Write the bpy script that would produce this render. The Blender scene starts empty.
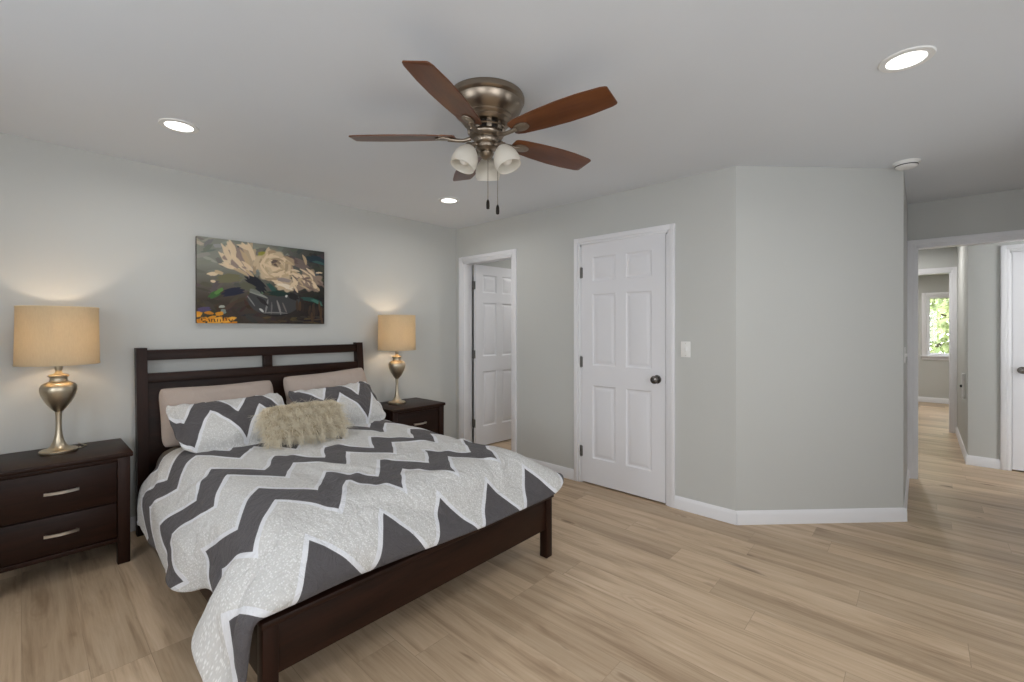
import bpy, bmesh, math, random
import numpy as np
from mathutils import Vector, Matrix

sc = bpy.context.scene
COL = sc.collection
R = math.radians
H = 2.44                                   # ceiling height

# ------------------------------------------------------------------ camera
cam_d = bpy.data.cameras.new('camera')
cam = bpy.data.objects.new('camera', cam_d)
COL.objects.link(cam)
cam.location = (0, 0, 1.336)
cam.rotation_euler = (R(90), 0, R(42.4))
cam_d.sensor_width = 36
cam_d.lens = 448 / 1024 * 36
cam_d.shift_y = -13 / 1024
cam_d.clip_start = 0.02
sc.camera = cam

# ------------------------------------------------------------------ world, exposure
W = bpy.data.worlds.new('daylight')
sc.world = W
W.use_nodes = True
bg = W.node_tree.nodes['Background']
bg.inputs[0].default_value = (0.93, 0.965, 1.0, 1)
bg.inputs[1].default_value = 6.9
vs = sc.view_settings
vs.view_transform = 'Standard'
vs.look = 'None'
vs.exposure = 0.0
vs.gamma = 1.0
vs.use_curve_mapping = False

DOWN_W = 4.0       # recessed ceiling light, watts
LAMP_W = 3.0        # bedside lamp bulb


def area(name, loc, rot, w, h=None, power=10, color=(1, 1, 1), portal=False, spread=180):
    l = bpy.data.lights.new(name, 'AREA')
    if h is None:
        l.shape = 'DISK'
        l.size = w
    else:
        l.shape = 'RECTANGLE'
        l.size = w
        l.size_y = h
    l.energy = power
    l.color = color
    l.spread = R(spread)
    if portal:
        l.cycles.is_portal = True
    o = bpy.data.objects.new(name, l)
    o.location = loc
    o.rotation_euler = rot
    COL.objects.link(o)
    return o


# daylight portals in the unseen bedroom windows (right wall and the wall behind the camera)
WIN_R = [(-0.2, 1.2), (2.6, 3.1)]                      # y ranges on wall_right; narrow second window added to light the angled wall
WIN_F = [(-2.2, -1.3), (-0.5, 0.9)]         # x ranges on wall_front
WZ0, WZ1 = 0.75, 2.05
RX, FY = 1.35, -1.25                        # right wall x, front wall y
for a, b in WIN_R:
    area('window_daylight', (RX + 0.05, (a + b) / 2, (WZ0 + WZ1) / 2), (0, R(90), 0), WZ1 - WZ0, b - a, 1, portal=True)
for a, b in WIN_F:
    area('window_daylight', ((a + b) / 2, FY - 0.05, (WZ0 + WZ1) / 2), (R(90), 0, 0), b - a, WZ1 - WZ0, 1, portal=True)


# ------------------------------------------------------------------ helpers
def lin(c):
    out = []
    for v in c[:3]:
        v = v / 255
        out.append(v / 12.92 if v <= 0.04045 else ((v + 0.055) / 1.055) ** 2.4)
    return (*out, 1)


def tag(o, label=None, cat=None, group=None, kind=None):
    if label: o['label'] = label
    if cat: o['category'] = cat
    if group: o['group'] = group
    if kind: o['kind'] = kind
    return o


def link(name, me, mat, parent=None, angle=35):
    if mat is not None:
        me.materials.append(mat)
    if angle is not None:
        for p in me.polygons:
            p.use_smooth = True
        me.set_sharp_from_angle(angle=R(angle))
    o = bpy.data.objects.new(name, me)
    COL.objects.link(o)
    if parent is not None:
        o.parent = parent
    return o


def empty(name, loc, rz=0, label=None, cat=None, group=None, kind=None):
    o = bpy.data.objects.new(name, None)
    o.empty_display_size = 0.1
    o.location = loc
    o.rotation_euler = (0, 0, rz)
    COL.objects.link(o)
    return tag(o, label, cat, group, kind)


def copy_tree(o, parent=None):
    c = o.copy()
    COL.objects.link(c)
    if parent is not None:
        c.parent = parent
    for ch in list(o.children):
        copy_tree(ch, c)
    return c


class MB:
    def __init__(s):
        s.bm = bmesh.new()

    def _add(s, verts, faces, M=None):
        vs_ = [s.bm.verts.new(M @ Vector(v) if M is not None else v) for v in verts]
        out = []
        for f in faces:
            try:
                out.append(s.bm.faces.new([vs_[i] for i in f]))
            except ValueError:
                pass
        return vs_, out

    def box(s, a, b, bev=0.0, seg=2, M=None, shear=None):
        x0, y0, z0 = a
        x1, y1, z1 = b
        v = [(x0, y0, z0), (x1, y0, z0), (x1, y1, z0), (x0, y1, z0), (x0, y0, z1), (x1, y0, z1), (x1, y1, z1), (x0, y1, z1)]
        if shear:
            v = [shear(p) for p in v]
        f = [(0, 3, 2, 1), (4, 5, 6, 7), (0, 1, 5, 4), (1, 2, 6, 5), (2, 3, 7, 6), (3, 0, 4, 7)]
        vv, ff = s._add(v, f, M)
        if bev > 0:
            ed = list({e for fc in ff for e in fc.edges})
            bmesh.ops.bevel(s.bm, geom=ed, offset=bev, segments=seg, profile=0.5, affect='EDGES', clamp_overlap=True)
        return s

    def prism(s, poly, z0, z1, bev=0.0, M=None):
        n = len(poly)
        v = [(p[0], p[1], z0) for p in poly] + [(p[0], p[1], z1) for p in poly]
        f = [tuple(range(n - 1, -1, -1)), tuple(range(n, 2 * n))]
        f += [(i, (i + 1) % n, n + (i + 1) % n, n + i) for i in range(n)]
        vv, ff = s._add(v, f, M)
        if bev > 0:
            ed = list({e for fc in ff for e in fc.edges})
            bmesh.ops.bevel(s.bm, geom=ed, offset=bev, segments=2, profile=0.5, affect='EDGES', clamp_overlap=True)
        return s

    def lathe(s, prof, c=(0, 0, 0), n=40, M=None, cap=True):
        """prof: list of (r, z) from bottom to top"""
        v, f = [], []
        for r, z in prof:
            for k in range(n):
                a = 2 * math.pi * k / n
                v.append((c[0] + r * math.cos(a), c[1] + r * math.sin(a), c[2] + z))
        m = len(prof)
        for i in range(m - 1):
            for k in range(n):
                k2 = (k + 1) % n
                f.append((i * n + k, i * n + k2, (i + 1) * n + k2, (i + 1) * n + k))
        if cap:
            f.append(tuple(range(n - 1, -1, -1)))
            f.append(tuple((m - 1) * n + k for k in range(n)))
        s._add(v, f, M)
        return s

    def tube(s, pts, r, n=10, M=None):
        P = [Vector(p) for p in pts]
        rr = r if isinstance(r, (list, tuple)) else [r] * len(P)
        v, f = [], []
        up = Vector((0, 0, 1))
        prev = None
        for i, p in enumerate(P):
            d = (P[min(i + 1, len(P) - 1)] - P[max(i - 1, 0)]).normalized()
            if prev is None:
                a = d.cross(up)
                if a.length < 1e-3:
                    a = d.cross(Vector((1, 0, 0)))
            else:
                a = prev - d * prev.dot(d)
            a.normalize()
            prev = a
            b = d.cross(a)
            for k in range(n):
                t = 2 * math.pi * k / n
                v.append(tuple(p + (a * math.cos(t) + b * math.sin(t)) * rr[i]))
        for i in range(len(P) - 1):
            for k in range(n):
                k2 = (k + 1) % n
                f.append((i * n + k, i * n + k2, (i + 1) * n + k2, (i + 1) * n + k))
        f.append(tuple(range(n - 1, -1, -1)))
        f.append(tuple((len(P) - 1) * n + k for k in range(n)))
        s._add(v, f, M)
        return s

    def build(s, name, mat, parent=None, angle=35):
        bmesh.ops.recalc_face_normals(s.bm, faces=s.bm.faces)
        me = bpy.data.meshes.new(name)
        s.bm.to_mesh(me)
        s.bm.free()
        return link(name, me, mat, parent, angle)


# ------------------------------------------------------------------ materials
def mat(name, color, rough=0.5, metal=0.0, spec=0.5):
    m = bpy.data.materials.new(name)
    m.use_nodes = True
    b = m.node_tree.nodes['Principled BSDF']
    b.inputs['Base Color'].default_value = lin(color)
    b.inputs['Roughness'].default_value = rough
    b.inputs['Metallic'].default_value = metal
    b.inputs['Specular IOR Level'].default_value = spec
    return m


class NT:
    """small node-tree writer"""
    def __init__(s, m):
        s.t = m.node_tree
        s.bsdf = s.t.nodes['Principled BSDF']

    def n(s, typ, **kw):
        x = s.t.nodes.new(typ)
        for k, v in kw.items():
            if k.startswith('i_'):
                key = k[2:]
                key = int(key) if key.isdigit() else key
                if hasattr(v, 'is_output'):
                    s.t.links.new(v, x.inputs[key])
                else:
                    x.inputs[key].default_value = v
            else:
                setattr(x, k, v)
        return x

    def math(s, op, a, b=0.0, c=None, clamp=False):
        x = s.t.nodes.new('ShaderNodeMath')
        x.operation = op
        x.use_clamp = clamp
        for i, v in enumerate((a, b) if c is None else (a, b, c)):
            if hasattr(v, 'is_output'):
                s.t.links.new(v, x.inputs[i])
            else:
                x.inputs[i].default_value = v
        return x.outputs[0]

    def mix(s, f, a, b, typ='MIX'):
        x = s.t.nodes.new('ShaderNodeMix')
        x.data_type = 'RGBA'
        x.blend_type = typ
        for i, v in ((0, f), (6, a), (7, b)):
            if hasattr(v, 'is_output'):
                s.t.links.new(v, x.inputs[i])
            else:
                x.inputs[i].default_value = v
        return x.outputs[2]

    def ramp(s, f, stops):
        x = s.t.nodes.new('ShaderNodeValToRGB')
        s.t.links.new(f, x.inputs[0])
        while len(x.color_ramp.elements) < len(stops):
            x.color_ramp.elements.new(0.5)
        for e, (p, c) in zip(x.color_ramp.elements, stops):
            e.position = p
            e.color = c
        return x.outputs[0]

    def to(s, out, inp):
        s.t.links.new(out, s.bsdf.inputs[inp])

    def bump(s, h, strength=0.2, dist=0.01):
        b = s.n('ShaderNodeBump')
        b.inputs['Strength'].default_value = strength
        b.inputs['Distance'].default_value = dist
        s.t.links.new(h, b.inputs['Height'])
        s.t.links.new(b.outputs[0], s.bsdf.inputs['Normal'])


def paint_mat(name, color, rough=0.6, bump=0.04, scale=180):
    m = mat(name, color, rough, 0, 0.3)
    t = NT(m)
    co = t.n('ShaderNodeTexCoord').outputs['Object']
    n1 = t.n('ShaderNodeTexNoise', i_Vector=co, i_Scale=scale, i_Detail=2.0)
    n2 = t.n('ShaderNodeTexNoise', i_Vector=co, i_Scale=1.3, i_Detail=2.0)
    c = lin(color)
    t.to(t.mix(n2.outputs[0], tuple(v * 0.97 for v in c[:3]) + (1,), tuple(min(1, v * 1.03) for v in c[:3]) + (1,)), 'Base Color')
    t.bump(n1.outputs[0], bump, 0.002)
    return m


def wood_mat(name, dark, light, axis='X', rough=0.35, scale=14, spec=0.5):
    m = mat(name, dark, rough, 0, spec)
    t = NT(m)
    co = t.n('ShaderNodeTexCoord').outputs['Object']
    s = {'X': (0.12, 1, 1), 'Y': (1, 0.12, 1), 'Z': (1, 1, 0.12)}[axis]
    mp = t.n('ShaderNodeMapping', i_Vector=co, i_Scale=s)
    n1 = t.n('ShaderNodeTexNoise', i_Vector=mp.outputs[0], i_Scale=scale, i_Detail=6.0, i_Roughness=0.6, i_Distortion=0.6)
    n2 = t.n('ShaderNodeTexNoise', i_Vector=mp.outputs[0], i_Scale=scale * 6, i_Detail=3.0)
    f = t.math('ADD', t.math('MULTIPLY', n1.outputs[0], 0.75), t.math('MULTIPLY', n2.outputs[0], 0.25))
    t.to(t.ramp(f, [(0.32, lin(dark)), (0.68, lin(light))]), 'Base Color')
    t.bump(n2.outputs[0], 0.05, 0.002)
    return m


M = {}
M['wall'] = paint_mat('greige_wall_paint', (199, 200, 197), 0.65)
M['ceiling'] = paint_mat('ceiling_paint', (224, 228, 233), 0.8)
M['trim'] = paint_mat('white_trim_paint', (234, 234, 237), 0.35, 0.02)
M['door'] = paint_mat('white_door_paint', (232, 232, 236), 0.4, 0.03, 260)
M['espresso'] = wood_mat('espresso_wood', (24, 12, 8), (48, 26, 16), 'Y', 0.42, 14, 0.22)
M['espresso_v'] = wood_mat('espresso_wood_upright', (24, 12, 8), (47, 25, 16), 'Z', 0.42, 14, 0.22)
M['walnut'] = wood_mat('walnut_blade', (72, 35, 13), (118, 68, 32), 'X', 0.3, 10)
M['pewter'] = mat('brushed_pewter', (150, 138, 124), 0.34, 1.0)
M['pewter_dark'] = mat('dark_vent', (40, 34, 30), 0.6, 0.6)
M['champagne'] = mat('champagne_metal', (202, 190, 168), 0.36, 1.0)
M['nickel'] = mat('satin_nickel', (205, 200, 192), 0.3, 1.0)
M['knob'] = mat('dark_satin_knob', (120, 116, 112), 0.25, 1.0)
M['hinge'] = mat('grey_hinge_metal', (120, 118, 115), 0.45, 0.8)
M['white_plastic'] = mat('white_plastic', (236, 236, 234), 0.4)
M['dark_plastic'] = mat('dark_plastic', (45, 45, 47), 0.5)
M['void'] = mat('unlit_inner_core', (60, 58, 55), 0.9)

m = M['frost'] = mat('frosted_glass', (246, 243, 236), 0.3)
nt = m.node_tree
tl = nt.nodes.new('ShaderNodeBsdfTranslucent')
tl.inputs[0].default_value = lin((246, 243, 236))
mx = nt.nodes.new('ShaderNodeMixShader')
mx.inputs[0].default_value = 0.55
nt.links.new(nt.nodes['Principled BSDF'].outputs[0], mx.inputs[1])
nt.links.new(tl.outputs[0], mx.inputs[2])
nt.links.new(mx.outputs[0], nt.nodes['Material Output'].inputs[0])
m = M['bulb'] = mat('white_bulb', (240, 236, 228), 0.3)

# window glass
m = M['glass'] = bpy.data.materials.new('window_glass')
m.use_nodes = True
nt = m.node_tree
nt.nodes.clear()
o_ = nt.nodes.new('ShaderNodeOutputMaterial')
mx = nt.nodes.new('ShaderNodeMixShader')
tr = nt.nodes.new('ShaderNodeBsdfTransparent')
gl = nt.nodes.new('ShaderNodeBsdfGlossy')
gl.inputs['Roughness'].default_value = 0.02
mx.inputs[0].default_value = 0.06
nt.links.new(tr.outputs[0], mx.inputs[1])
nt.links.new(gl.outputs[0], mx.inputs[2])
nt.links.new(mx.outputs[0], o_.inputs[0])


def emit_mat(name, color, strength):
    m = mat(name, color, 0.4)
    b = m.node_tree.nodes['Principled BSDF']
    b.inputs['Emission Color'].default_value = lin(color)
    b.inputs['Emission Strength'].default_value = strength
    return m


M['lens'] = emit_mat('lit_downlight_lens', (255, 252, 246), 4.0)
M['lamp_bulb'] = emit_mat('lit_lamp_bulb', (255, 214, 160), 6.0)

# lamp shade linen: diffuse + translucent
m = M['shade'] = bpy.data.materials.new('linen_shade')
m.use_nodes = True
nt = m.node_tree
nt.nodes.clear()
o_ = nt.nodes.new('ShaderNodeOutputMaterial')
mx = nt.nodes.new('ShaderNodeMixShader')
df = nt.nodes.new('ShaderNodeBsdfDiffuse')
tl = nt.nodes.new('ShaderNodeBsdfTranslucent')
tc = nt.nodes.new('ShaderNodeTexCoord')
mp = nt.nodes.new('ShaderNodeMapping')
mp.inputs['Scale'].default_value = (260, 260, 40)
nz = nt.nodes.new('ShaderNodeTexNoise')
nz.inputs['Scale'].default_value = 1.0
mc = nt.nodes.new('ShaderNodeMix')
mc.data_type = 'RGBA'
mc.inputs[6].default_value = lin((206, 190, 160))
mc.inputs[7].default_value = lin((222, 208, 180))
nt.links.new(tc.outputs['Object'], mp.inputs[0])
nt.links.new(mp.outputs[0], nz.inputs[0])
nt.links.new(nz.outputs[0], mc.inputs[0])
nt.links.new(mc.outputs[2], df.inputs[0])
nt.links.new(mc.outputs[2], tl.inputs[0])
mx.inputs[0].default_value = 0.35
nt.links.new(df.outputs[0], mx.inputs[1])
nt.links.new(tl.outputs[0], mx.inputs[2])
nt.links.new(mx.outputs[0], o_.inputs[0])

# plank floor (boards run along X)
m = M['floor'] = mat('oak_plank_floor', (168, 140, 112), 0.42, 0, 0.35)
t = NT(m)
co = t.n('ShaderNodeTexCoord').outputs['Object']
# every row of boards starts at its own random offset
sx_ = t.n('ShaderNodeSeparateXYZ', i_0=co)
row_ = t.math('FLOOR', t.math('DIVIDE', sx_.outputs[1], 0.18))
wn_ = t.n('ShaderNodeTexWhiteNoise', noise_dimensions='1D', i_W=t.math('ADD', row_, 0.37))
bx_ = t.math('ADD', sx_.outputs[0], t.math('MULTIPLY', wn_.outputs[0], 1.22))
bv_ = t.n('ShaderNodeCombineXYZ', i_0=t.math('ADD', bx_, 122.0), i_1=t.math('ADD', sx_.outputs[1], 18.0))
br = t.n('ShaderNodeTexBrick', i_Vector=bv_.outputs[0], i_Scale=1.0)
br.offset = 0.0
br.offset_frequency = 2
br.inputs['Brick Width'].default_value = 1.22
br.inputs['Row Height'].default_value = 0.18
br.inputs['Mortar Size'].default_value = 0.0012
br.inputs['Mortar Smooth'].default_value = 0.2
br.inputs['Bias'].default_value = 0.0
br.inputs['Color1'].default_value = (0, 0, 0, 1)
br.inputs['Color2'].default_value = (1, 1, 1, 1)
br.inputs['Mortar'].default_value = (0.5, 0.5, 0.5, 1)
seed = br.outputs['Color']
off = t.n('ShaderNodeVectorMath', operation='SCALE', i_0=seed, i_Scale=37.0)
pv = t.n('ShaderNodeVectorMath', operation='ADD', i_0=co, i_1=off.outputs[0])
g1 = t.n('ShaderNodeMapping', i_Vector=pv.outputs[0], i_Scale=(0.7, 7.0, 1))
n1 = t.n('ShaderNodeTexNoise', i_Vector=g1.outputs[0], i_Scale=1.7, i_Detail=5.0, i_Roughness=0.55, i_Distortion=1.2)
g2 = t.n('ShaderNodeMapping', i_Vector=pv.outputs[0], i_Scale=(2.5, 70.0, 1))
n2 = t.n('ShaderNodeTexNoise', i_Vector=g2.outputs[0], i_Scale=1.5, i_Detail=4.0, i_Roughness=0.6)
g3 = t.n('ShaderNodeMapping', i_Vector=pv.outputs[0], i_Scale=(3.2, 11.0, 1))
n3 = t.n('ShaderNodeTexNoise', i_Vector=g3.outputs[0], i_Scale=0.9, i_Detail=2.0, i_Distortion=0.8)
f = t.math('ADD', t.math('MULTIPLY', n1.outputs[0], 0.7), t.math('MULTIPLY', n2.outputs[0], 0.3))
base = t.ramp(f, [(0.30, lin((162, 138, 113))), (0.5, lin((202, 179, 152))), (0.72, lin((222, 202, 178)))])
tone = t.mix(seed, lin((222, 218, 212)), lin((255, 252, 248)))
c1 = t.mix(1.0, base, tone, 'MULTIPLY')
knot = t.math('MULTIPLY', t.math('SUBTRACT', n3.outputs[0], 0.67, clamp=True), 5.0, clamp=True)
g4 = t.n('ShaderNodeMapping', i_Vector=pv.outputs[0], i_Scale=(1.9, 6.5, 1))
nd = t.n('ShaderNodeTexNoise', i_Vector=g4.outputs[0], i_Scale=3.0, i_Detail=2.0)
wv_ = t.n('ShaderNodeVectorMath', operation='ADD', i_0=g4.outputs[0], i_1=t.n('ShaderNodeVectorMath', operation='SCALE', i_0=nd.outputs[1], i_Scale=0.25).outputs[0])
vk = t.n('ShaderNodeTexVoronoi', i_Vector=wv_.outputs[0], i_Scale=1.0)
sel = t.math('GREATER_THAN', t.n('ShaderNodeSeparateColor', i_0=vk.outputs['Color']).outputs[0], 0.55)
pit = t.math('MULTIPLY', t.math('MULTIPLY', t.math('SUBTRACT', 0.13, vk.outputs['Distance'], clamp=True), 9.0, clamp=True), sel)
halo = t.math('MULTIPLY', t.math('MULTIPLY', t.math('SUBTRACT', 0.38, vk.outputs['Distance'], clamp=True), 1.5, clamp=True), sel)
ring = t.math('MULTIPLY', halo, t.math('ADD', 0.5, t.math('MULTIPLY', t.math('SINE', t.math('MULTIPLY', vk.outputs['Distance'], 75.0)), 0.5)))
c1 = t.mix(t.math('MULTIPLY', ring, 0.9), c1, lin((150, 122, 95)))
c1 = t.mix(pit, c1, lin((96, 74, 56)))
c2 = t.mix(knot, c1, lin((104, 80, 60)))
seam = t.math('MULTIPLY', br.outputs['Fac'], 0.28)
c3 = t.mix(seam, c2, lin((92, 72, 54)))
t.to(c3, 'Base Color')
t.to(t.math('ADD', t.math('MULTIPLY', n2.outputs[0], 0.15), 0.33), 'Roughness')
t.bump(t.math('SUBTRACT', t.math('MULTIPLY', n2.outputs[0], 0.3), br.outputs['Fac']), 0.12, 0.002)


def chevron_mat(name, offs, v0, per, amp, pitch, dark_w, border, dark_after=None, drift=0.0):
    """zigzag fabric. UV.x runs along the bands' stacking direction, UV.y across (both metric)."""
    m = mat(name, (220, 220, 222), 0.85, 0, 0.15)
    t = NT(m)
    uv = t.n('ShaderNodeUVMap').outputs[0]
    sp = t.n('ShaderNodeSeparateXYZ', i_0=uv)
    nz = t.n('ShaderNodeTexNoise', i_Vector=uv, i_Scale=5.0, i_Detail=1.0)
    wob = t.math('MULTIPLY', t.math('SUBTRACT', nz.outputs[0], 0.5), 0.03)
    u = t.math('ADD', sp.outputs[0], wob)
    v = t.math('ADD', sp.outputs[1], wob)
    if drift:
        v = t.math('SUBTRACT', v, t.math('MINIMUM', t.math('MAXIMUM', t.math('MULTIPLY', t.math('ADD', u, 2.75), 0.11), 0.0), drift))
    ph = t.math('FRACT', t.math('DIVIDE', t.math('SUBTRACT', v, v0), per))
    tri = t.math('SUBTRACT', 1.0, t.math('MULTIPLY', t.math('ABSOLUTE', t.math('SUBTRACT', ph, 0.5)), 2.0))
    e = t.math('SUBTRACT', t.math('SUBTRACT', u, offs), t.math('MULTIPLY', tri, amp))
    q = t.math('MULTIPLY', t.math('FRACT', t.math('DIVIDE', e, pitch)), pitch)       # 0..pitch, dark starts at 0
    dark = t.math('LESS_THAN', q, dark_w)
    if dark_after is not None:
        dark = t.math('MAXIMUM', dark, t.math('GREATER_THAN', e, dark_after))
    b1 = t.math('LESS_THAN', q, dark_w + border)
    b2 = t.math('GREATER_THAN', q, pitch - border)
    white = t.math('MAXIMUM', b1, b2)
    vo = t.n('ShaderNodeTexVoronoi', i_Vector=uv, i_Scale=135.0)
    vo.inputs['Randomness'].default_value = 0.75
    dots = t.ramp(vo.outputs['Distance'], [(0.2, lin((236, 236, 235))), (0.5, lin((207, 206, 204)))])
    wv = t.n('ShaderNodeTexNoise', i_Vector=uv, i_Scale=420.0, i_Detail=1.0)
    c = t.mix(white, dots, lin((229, 230, 234)))
    dk = t.mix(wv.outputs[0], lin((82, 79, 81)), lin((97, 94, 96)))
    c = t.mix(dark, c, dk)
    t.to(c, 'Base Color')
    n2 = t.n('ShaderNodeTexNoise', i_Vector=uv, i_Scale=11.0, i_Detail=5.0, i_Roughness=0.62, i_Distortion=2.0)
    t.bump(n2.outputs[0], 0.7, 0.028)
    t.bsdf.inputs['Sheen Weight'].default_value = 0.1
    return m


PIT, AMP, DW, BW = 0.53, 0.235, 0.20, 0.035
M['duvet'] = chevron_mat('chevron_duvet_cloth', -2.76 - 2 * PIT, 0.70, 0.303, AMP, PIT, DW, BW, dark_after=4 * PIT, drift=0.05)
M['sham_near'] = chevron_mat('chevron_sham_cloth', -0.04, 0.15, 0.30, 0.265, 0.53, 0.205, 0.036)
M['sham_far'] = chevron_mat('chevron_sham_cloth_b', -0.04, -0.015, 0.30, 0.265, 0.53, 0.205, 0.036)


def cloth_mat(name, c1, c2, scale=300):
    m = mat(name, c1, 0.9, 0, 0.1)
    t = NT(m)
    co = t.n('ShaderNodeTexCoord').outputs['Object']
    n1 = t.n('ShaderNodeTexNoise', i_Vector=co, i_Scale=scale, i_Detail=2.0)
    n2 = t.n('ShaderNodeTexNoise', i_Vector=co, i_Scale=10.0, i_Detail=4.0, i_Distortion=1.0)
    t.to(t.mix(n1.outputs[0], lin(c1), lin(c2)), 'Base Color')
    t.bump(n2.outputs[0], 0.5, 0.015)
    return m


M['taupe'] = cloth_mat('taupe_pillowcase_cloth', (168, 154, 145), (184, 171, 162))
M['sheet'] = cloth_mat('grey_fitted_sheet_cloth', (112, 106, 100), (126, 120, 114))
M['fur_skin'] = cloth_mat('tan_fur_backing', (176, 160, 132), (188, 172, 144))
m = M['fur'] = mat('tan_fur_strands', (214, 202, 176), 0.7, 0, 0.2)
t = NT(m)
co = t.n('ShaderNodeTexCoord').outputs['Object']
n1 = t.n('ShaderNodeTexNoise', i_Vector=co, i_Scale=55.0, i_Detail=2.0)
t.to(t.ramp(n1.outputs[0], [(0.3, lin((220, 206, 178))), (0.7, lin((250, 244, 228)))]), 'Base Color')

# outdoors
m = M['lawn'] = mat('lawn', (120, 140, 80), 0.9)
m = M['leaf'] = mat('leaf_green', (150, 172, 88), 0.7)
t = NT(m)
co = t.n('ShaderNodeTexCoord').outputs['Object']
n1 = t.n('ShaderNodeTexNoise', i_Vector=co, i_Scale=3.0, i_Detail=2.0)
t.to(t.ramp(n1.outputs[0], [(0.35, lin((120, 138, 92))), (0.65, lin((206, 210, 160)))]), 'Base Color')
M['bark'] = mat('bark', (74, 62, 52), 0.9)

# ------------------------------------------------------------------ room shell
BY = 3.28                        # bedroom back wall
AX, AY = -0.93, 3.28             # angled wall start
BX2, BY2 = -0.09, 4.12           # angled wall end
FARY = 5.34
LX = -3.84


def struct(name, mb, mt, label, cat, angle=30):
    o = mb.build(name, mt, None, angle)
    tag(o, label, cat, kind='structure')
    return o


fl = MB().box((LX - 0.2, FY - 0.2, -0.1), (2.3, 11.2, 0.0))
struct('floor', fl, M['floor'], 'light oak plank floor running through bedroom and hallway', 'floor', None)
ce = MB().box((LX - 0.2, FY - 0.2, H), (2.3, 11.2, H + 0.12))
struct('ceiling', ce, M['ceiling'], 'flat painted ceiling over bedroom and hallway', 'ceiling', None)


def wall_x(mb, y0, y1, x0, x1, openings, z1=H):
    """wall along X between y0 and y1 with openings (a, b, zlo, zhi)"""
    cur = x0
    for a, b, zl, zh in sorted(openings):
        mb.box((cur, y0, 0), (a, y1, z1))
        if zl > 0:
            mb.box((a, y0, 0), (b, y1, zl))
        if zh < z1:
            mb.box((a, y0, zh), (b, y1, z1))
        cur = b
    mb.box((cur, y0, 0), (x1, y1, z1))
    return mb


def wall_y(mb, x0, x1, y0, y1, openings, z1=H):
    cur = y0
    for a, b, zl, zh in sorted(openings):
        mb.box((x0, cur, 0), (x1, a, z1))
        if zl > 0:
            mb.box((x0, a, 0), (x1, b, zl))
        if zh < z1:
            mb.box((x0, a, zh), (x1, b, z1))
        cur = b
    mb.box((x0, cur, 0), (x1, y1, z1))
    return mb


D1 = (-3.722, -2.988)      # opening of the ajar door
D2 = (-2.190, -1.408)      # opening of the closed door
DH = 2.055
WT = 0.115
struct('wall_left', MB().box((LX - 0.12, FY - 0.12, 0), (LX, 5.6, H)), M['wall'], 'greige wall behind the bed and painting', 'wall', None)
struct('wall_back', wall_x(MB(), BY, BY + WT, LX, AX, [(D1[0], D1[1], 0, DH), (D2[0], D2[1], 0, DH)]), M['wall'],
       'greige wall holding the two white panelled doors', 'wall', None)
n45 = (-0.0813, 0.0813)
struct('wall_angled', MB().prism([(AX, AY), (BX2, BY2), (BX2 + n45[0], BY2 + n45[1]), (AX + n45[0], AY + n45[1])], 0, H), M['wall'],
       'greige wall set at an angle right of the closed door', 'wall', None)
struct('wall_passage', MB().box((BX2 - WT, BY2, 0), (BX2, FARY, H)), M['wall'], 'greige wall side beyond the angled wall edge', 'wall', None)
OP = (-0.034, 0.80)
struct('wall_far', wall_x(MB(), FARY, FARY + WT, BX2 - WT, RX + 0.2, [(OP[0], OP[1], 0, DH)]), M['wall'], 'shaded wall with the cased opening to the hallway', 'wall', None)
struct('wall_right', wall_y(MB(), RX, RX + 0.12, FY, FARY, [(a, b, WZ0, WZ1) for a, b in WIN_R]), M['wall'], 'greige bedroom wall right of the camera', 'wall', None)
struct('wall_front', wall_x(MB(), FY - 0.12, FY, LX, RX + 0.12, [(a, b, WZ0, WZ1) for a, b in WIN_F]), M['wall'], 'greige bedroom wall behind the camera', 'wall', None)
# room behind the ajar door and the closet
struct('wall_bath', MB().box((LX, 5.2, 0), (-0.63, 5.3, H)), M['wall'], 'greige wall of the room behind the ajar door', 'wall', None)
struct('wall_closet', MB().box((-2.5, BY + WT, 0), (-2.4, 5.2, H)), M['wall'], 'wall between closet and the room behind the ajar door', 'wall', None)
# hallway
HY = 6.25
HX = 0.337
D3 = (0.612, 1.374)
struct('wall_hall', wall_x(MB(), HY, HY + WT, HX, 2.2, [(D3[0], D3[1], 0, DH)]), M['wall'], 'hallway wall holding the door with a knob at right edge', 'wall', None)
struct('wall_corridor', MB().box((HX, HY + WT, 0), (HX + WT, 8.0, H)), M['wall'], 'corridor wall running back behind the hallway corner', 'wall', None)
struct('wall_corridor.001', MB().box((-0.73, FARY, 0), (-0.62, 8.0, H)), M['wall'], 'corridor wall hidden left of the cased opening', 'wall', None)
D4 = (-0.50, 0.282)
struct('wall_doorway', wall_x(MB(), 8.0, 8.0 + WT, -2.0, 2.2, [(D4[0], D4[1], 0, DH)]), M['wall'], 'wall with the white doorway at the corridor end', 'wall', None)
FWIN = (0.07, 0.98, 0.84, 1.91)
struct('wall_end', wall_x(MB(), 11.0, 11.12, -2.0, 2.2, [FWIN]), M['wall'], 'far room wall with the small window', 'wall', None)
struct('wall_end.001', MB().box((-2.1, 8.0, 0), (-2.0, 11.12, H)), M['wall'], 'far room left wall out of view', 'wall', None)
struct('wall_end.002', MB().box((2.2, FARY, 0), (2.3, 11.12, H)), M['wall'], 'far right outer wall out of view', 'wall', None)

# ------------------------------------------------------------------ trim: baseboards
BBH, BBT = 0.092, 0.014


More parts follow.
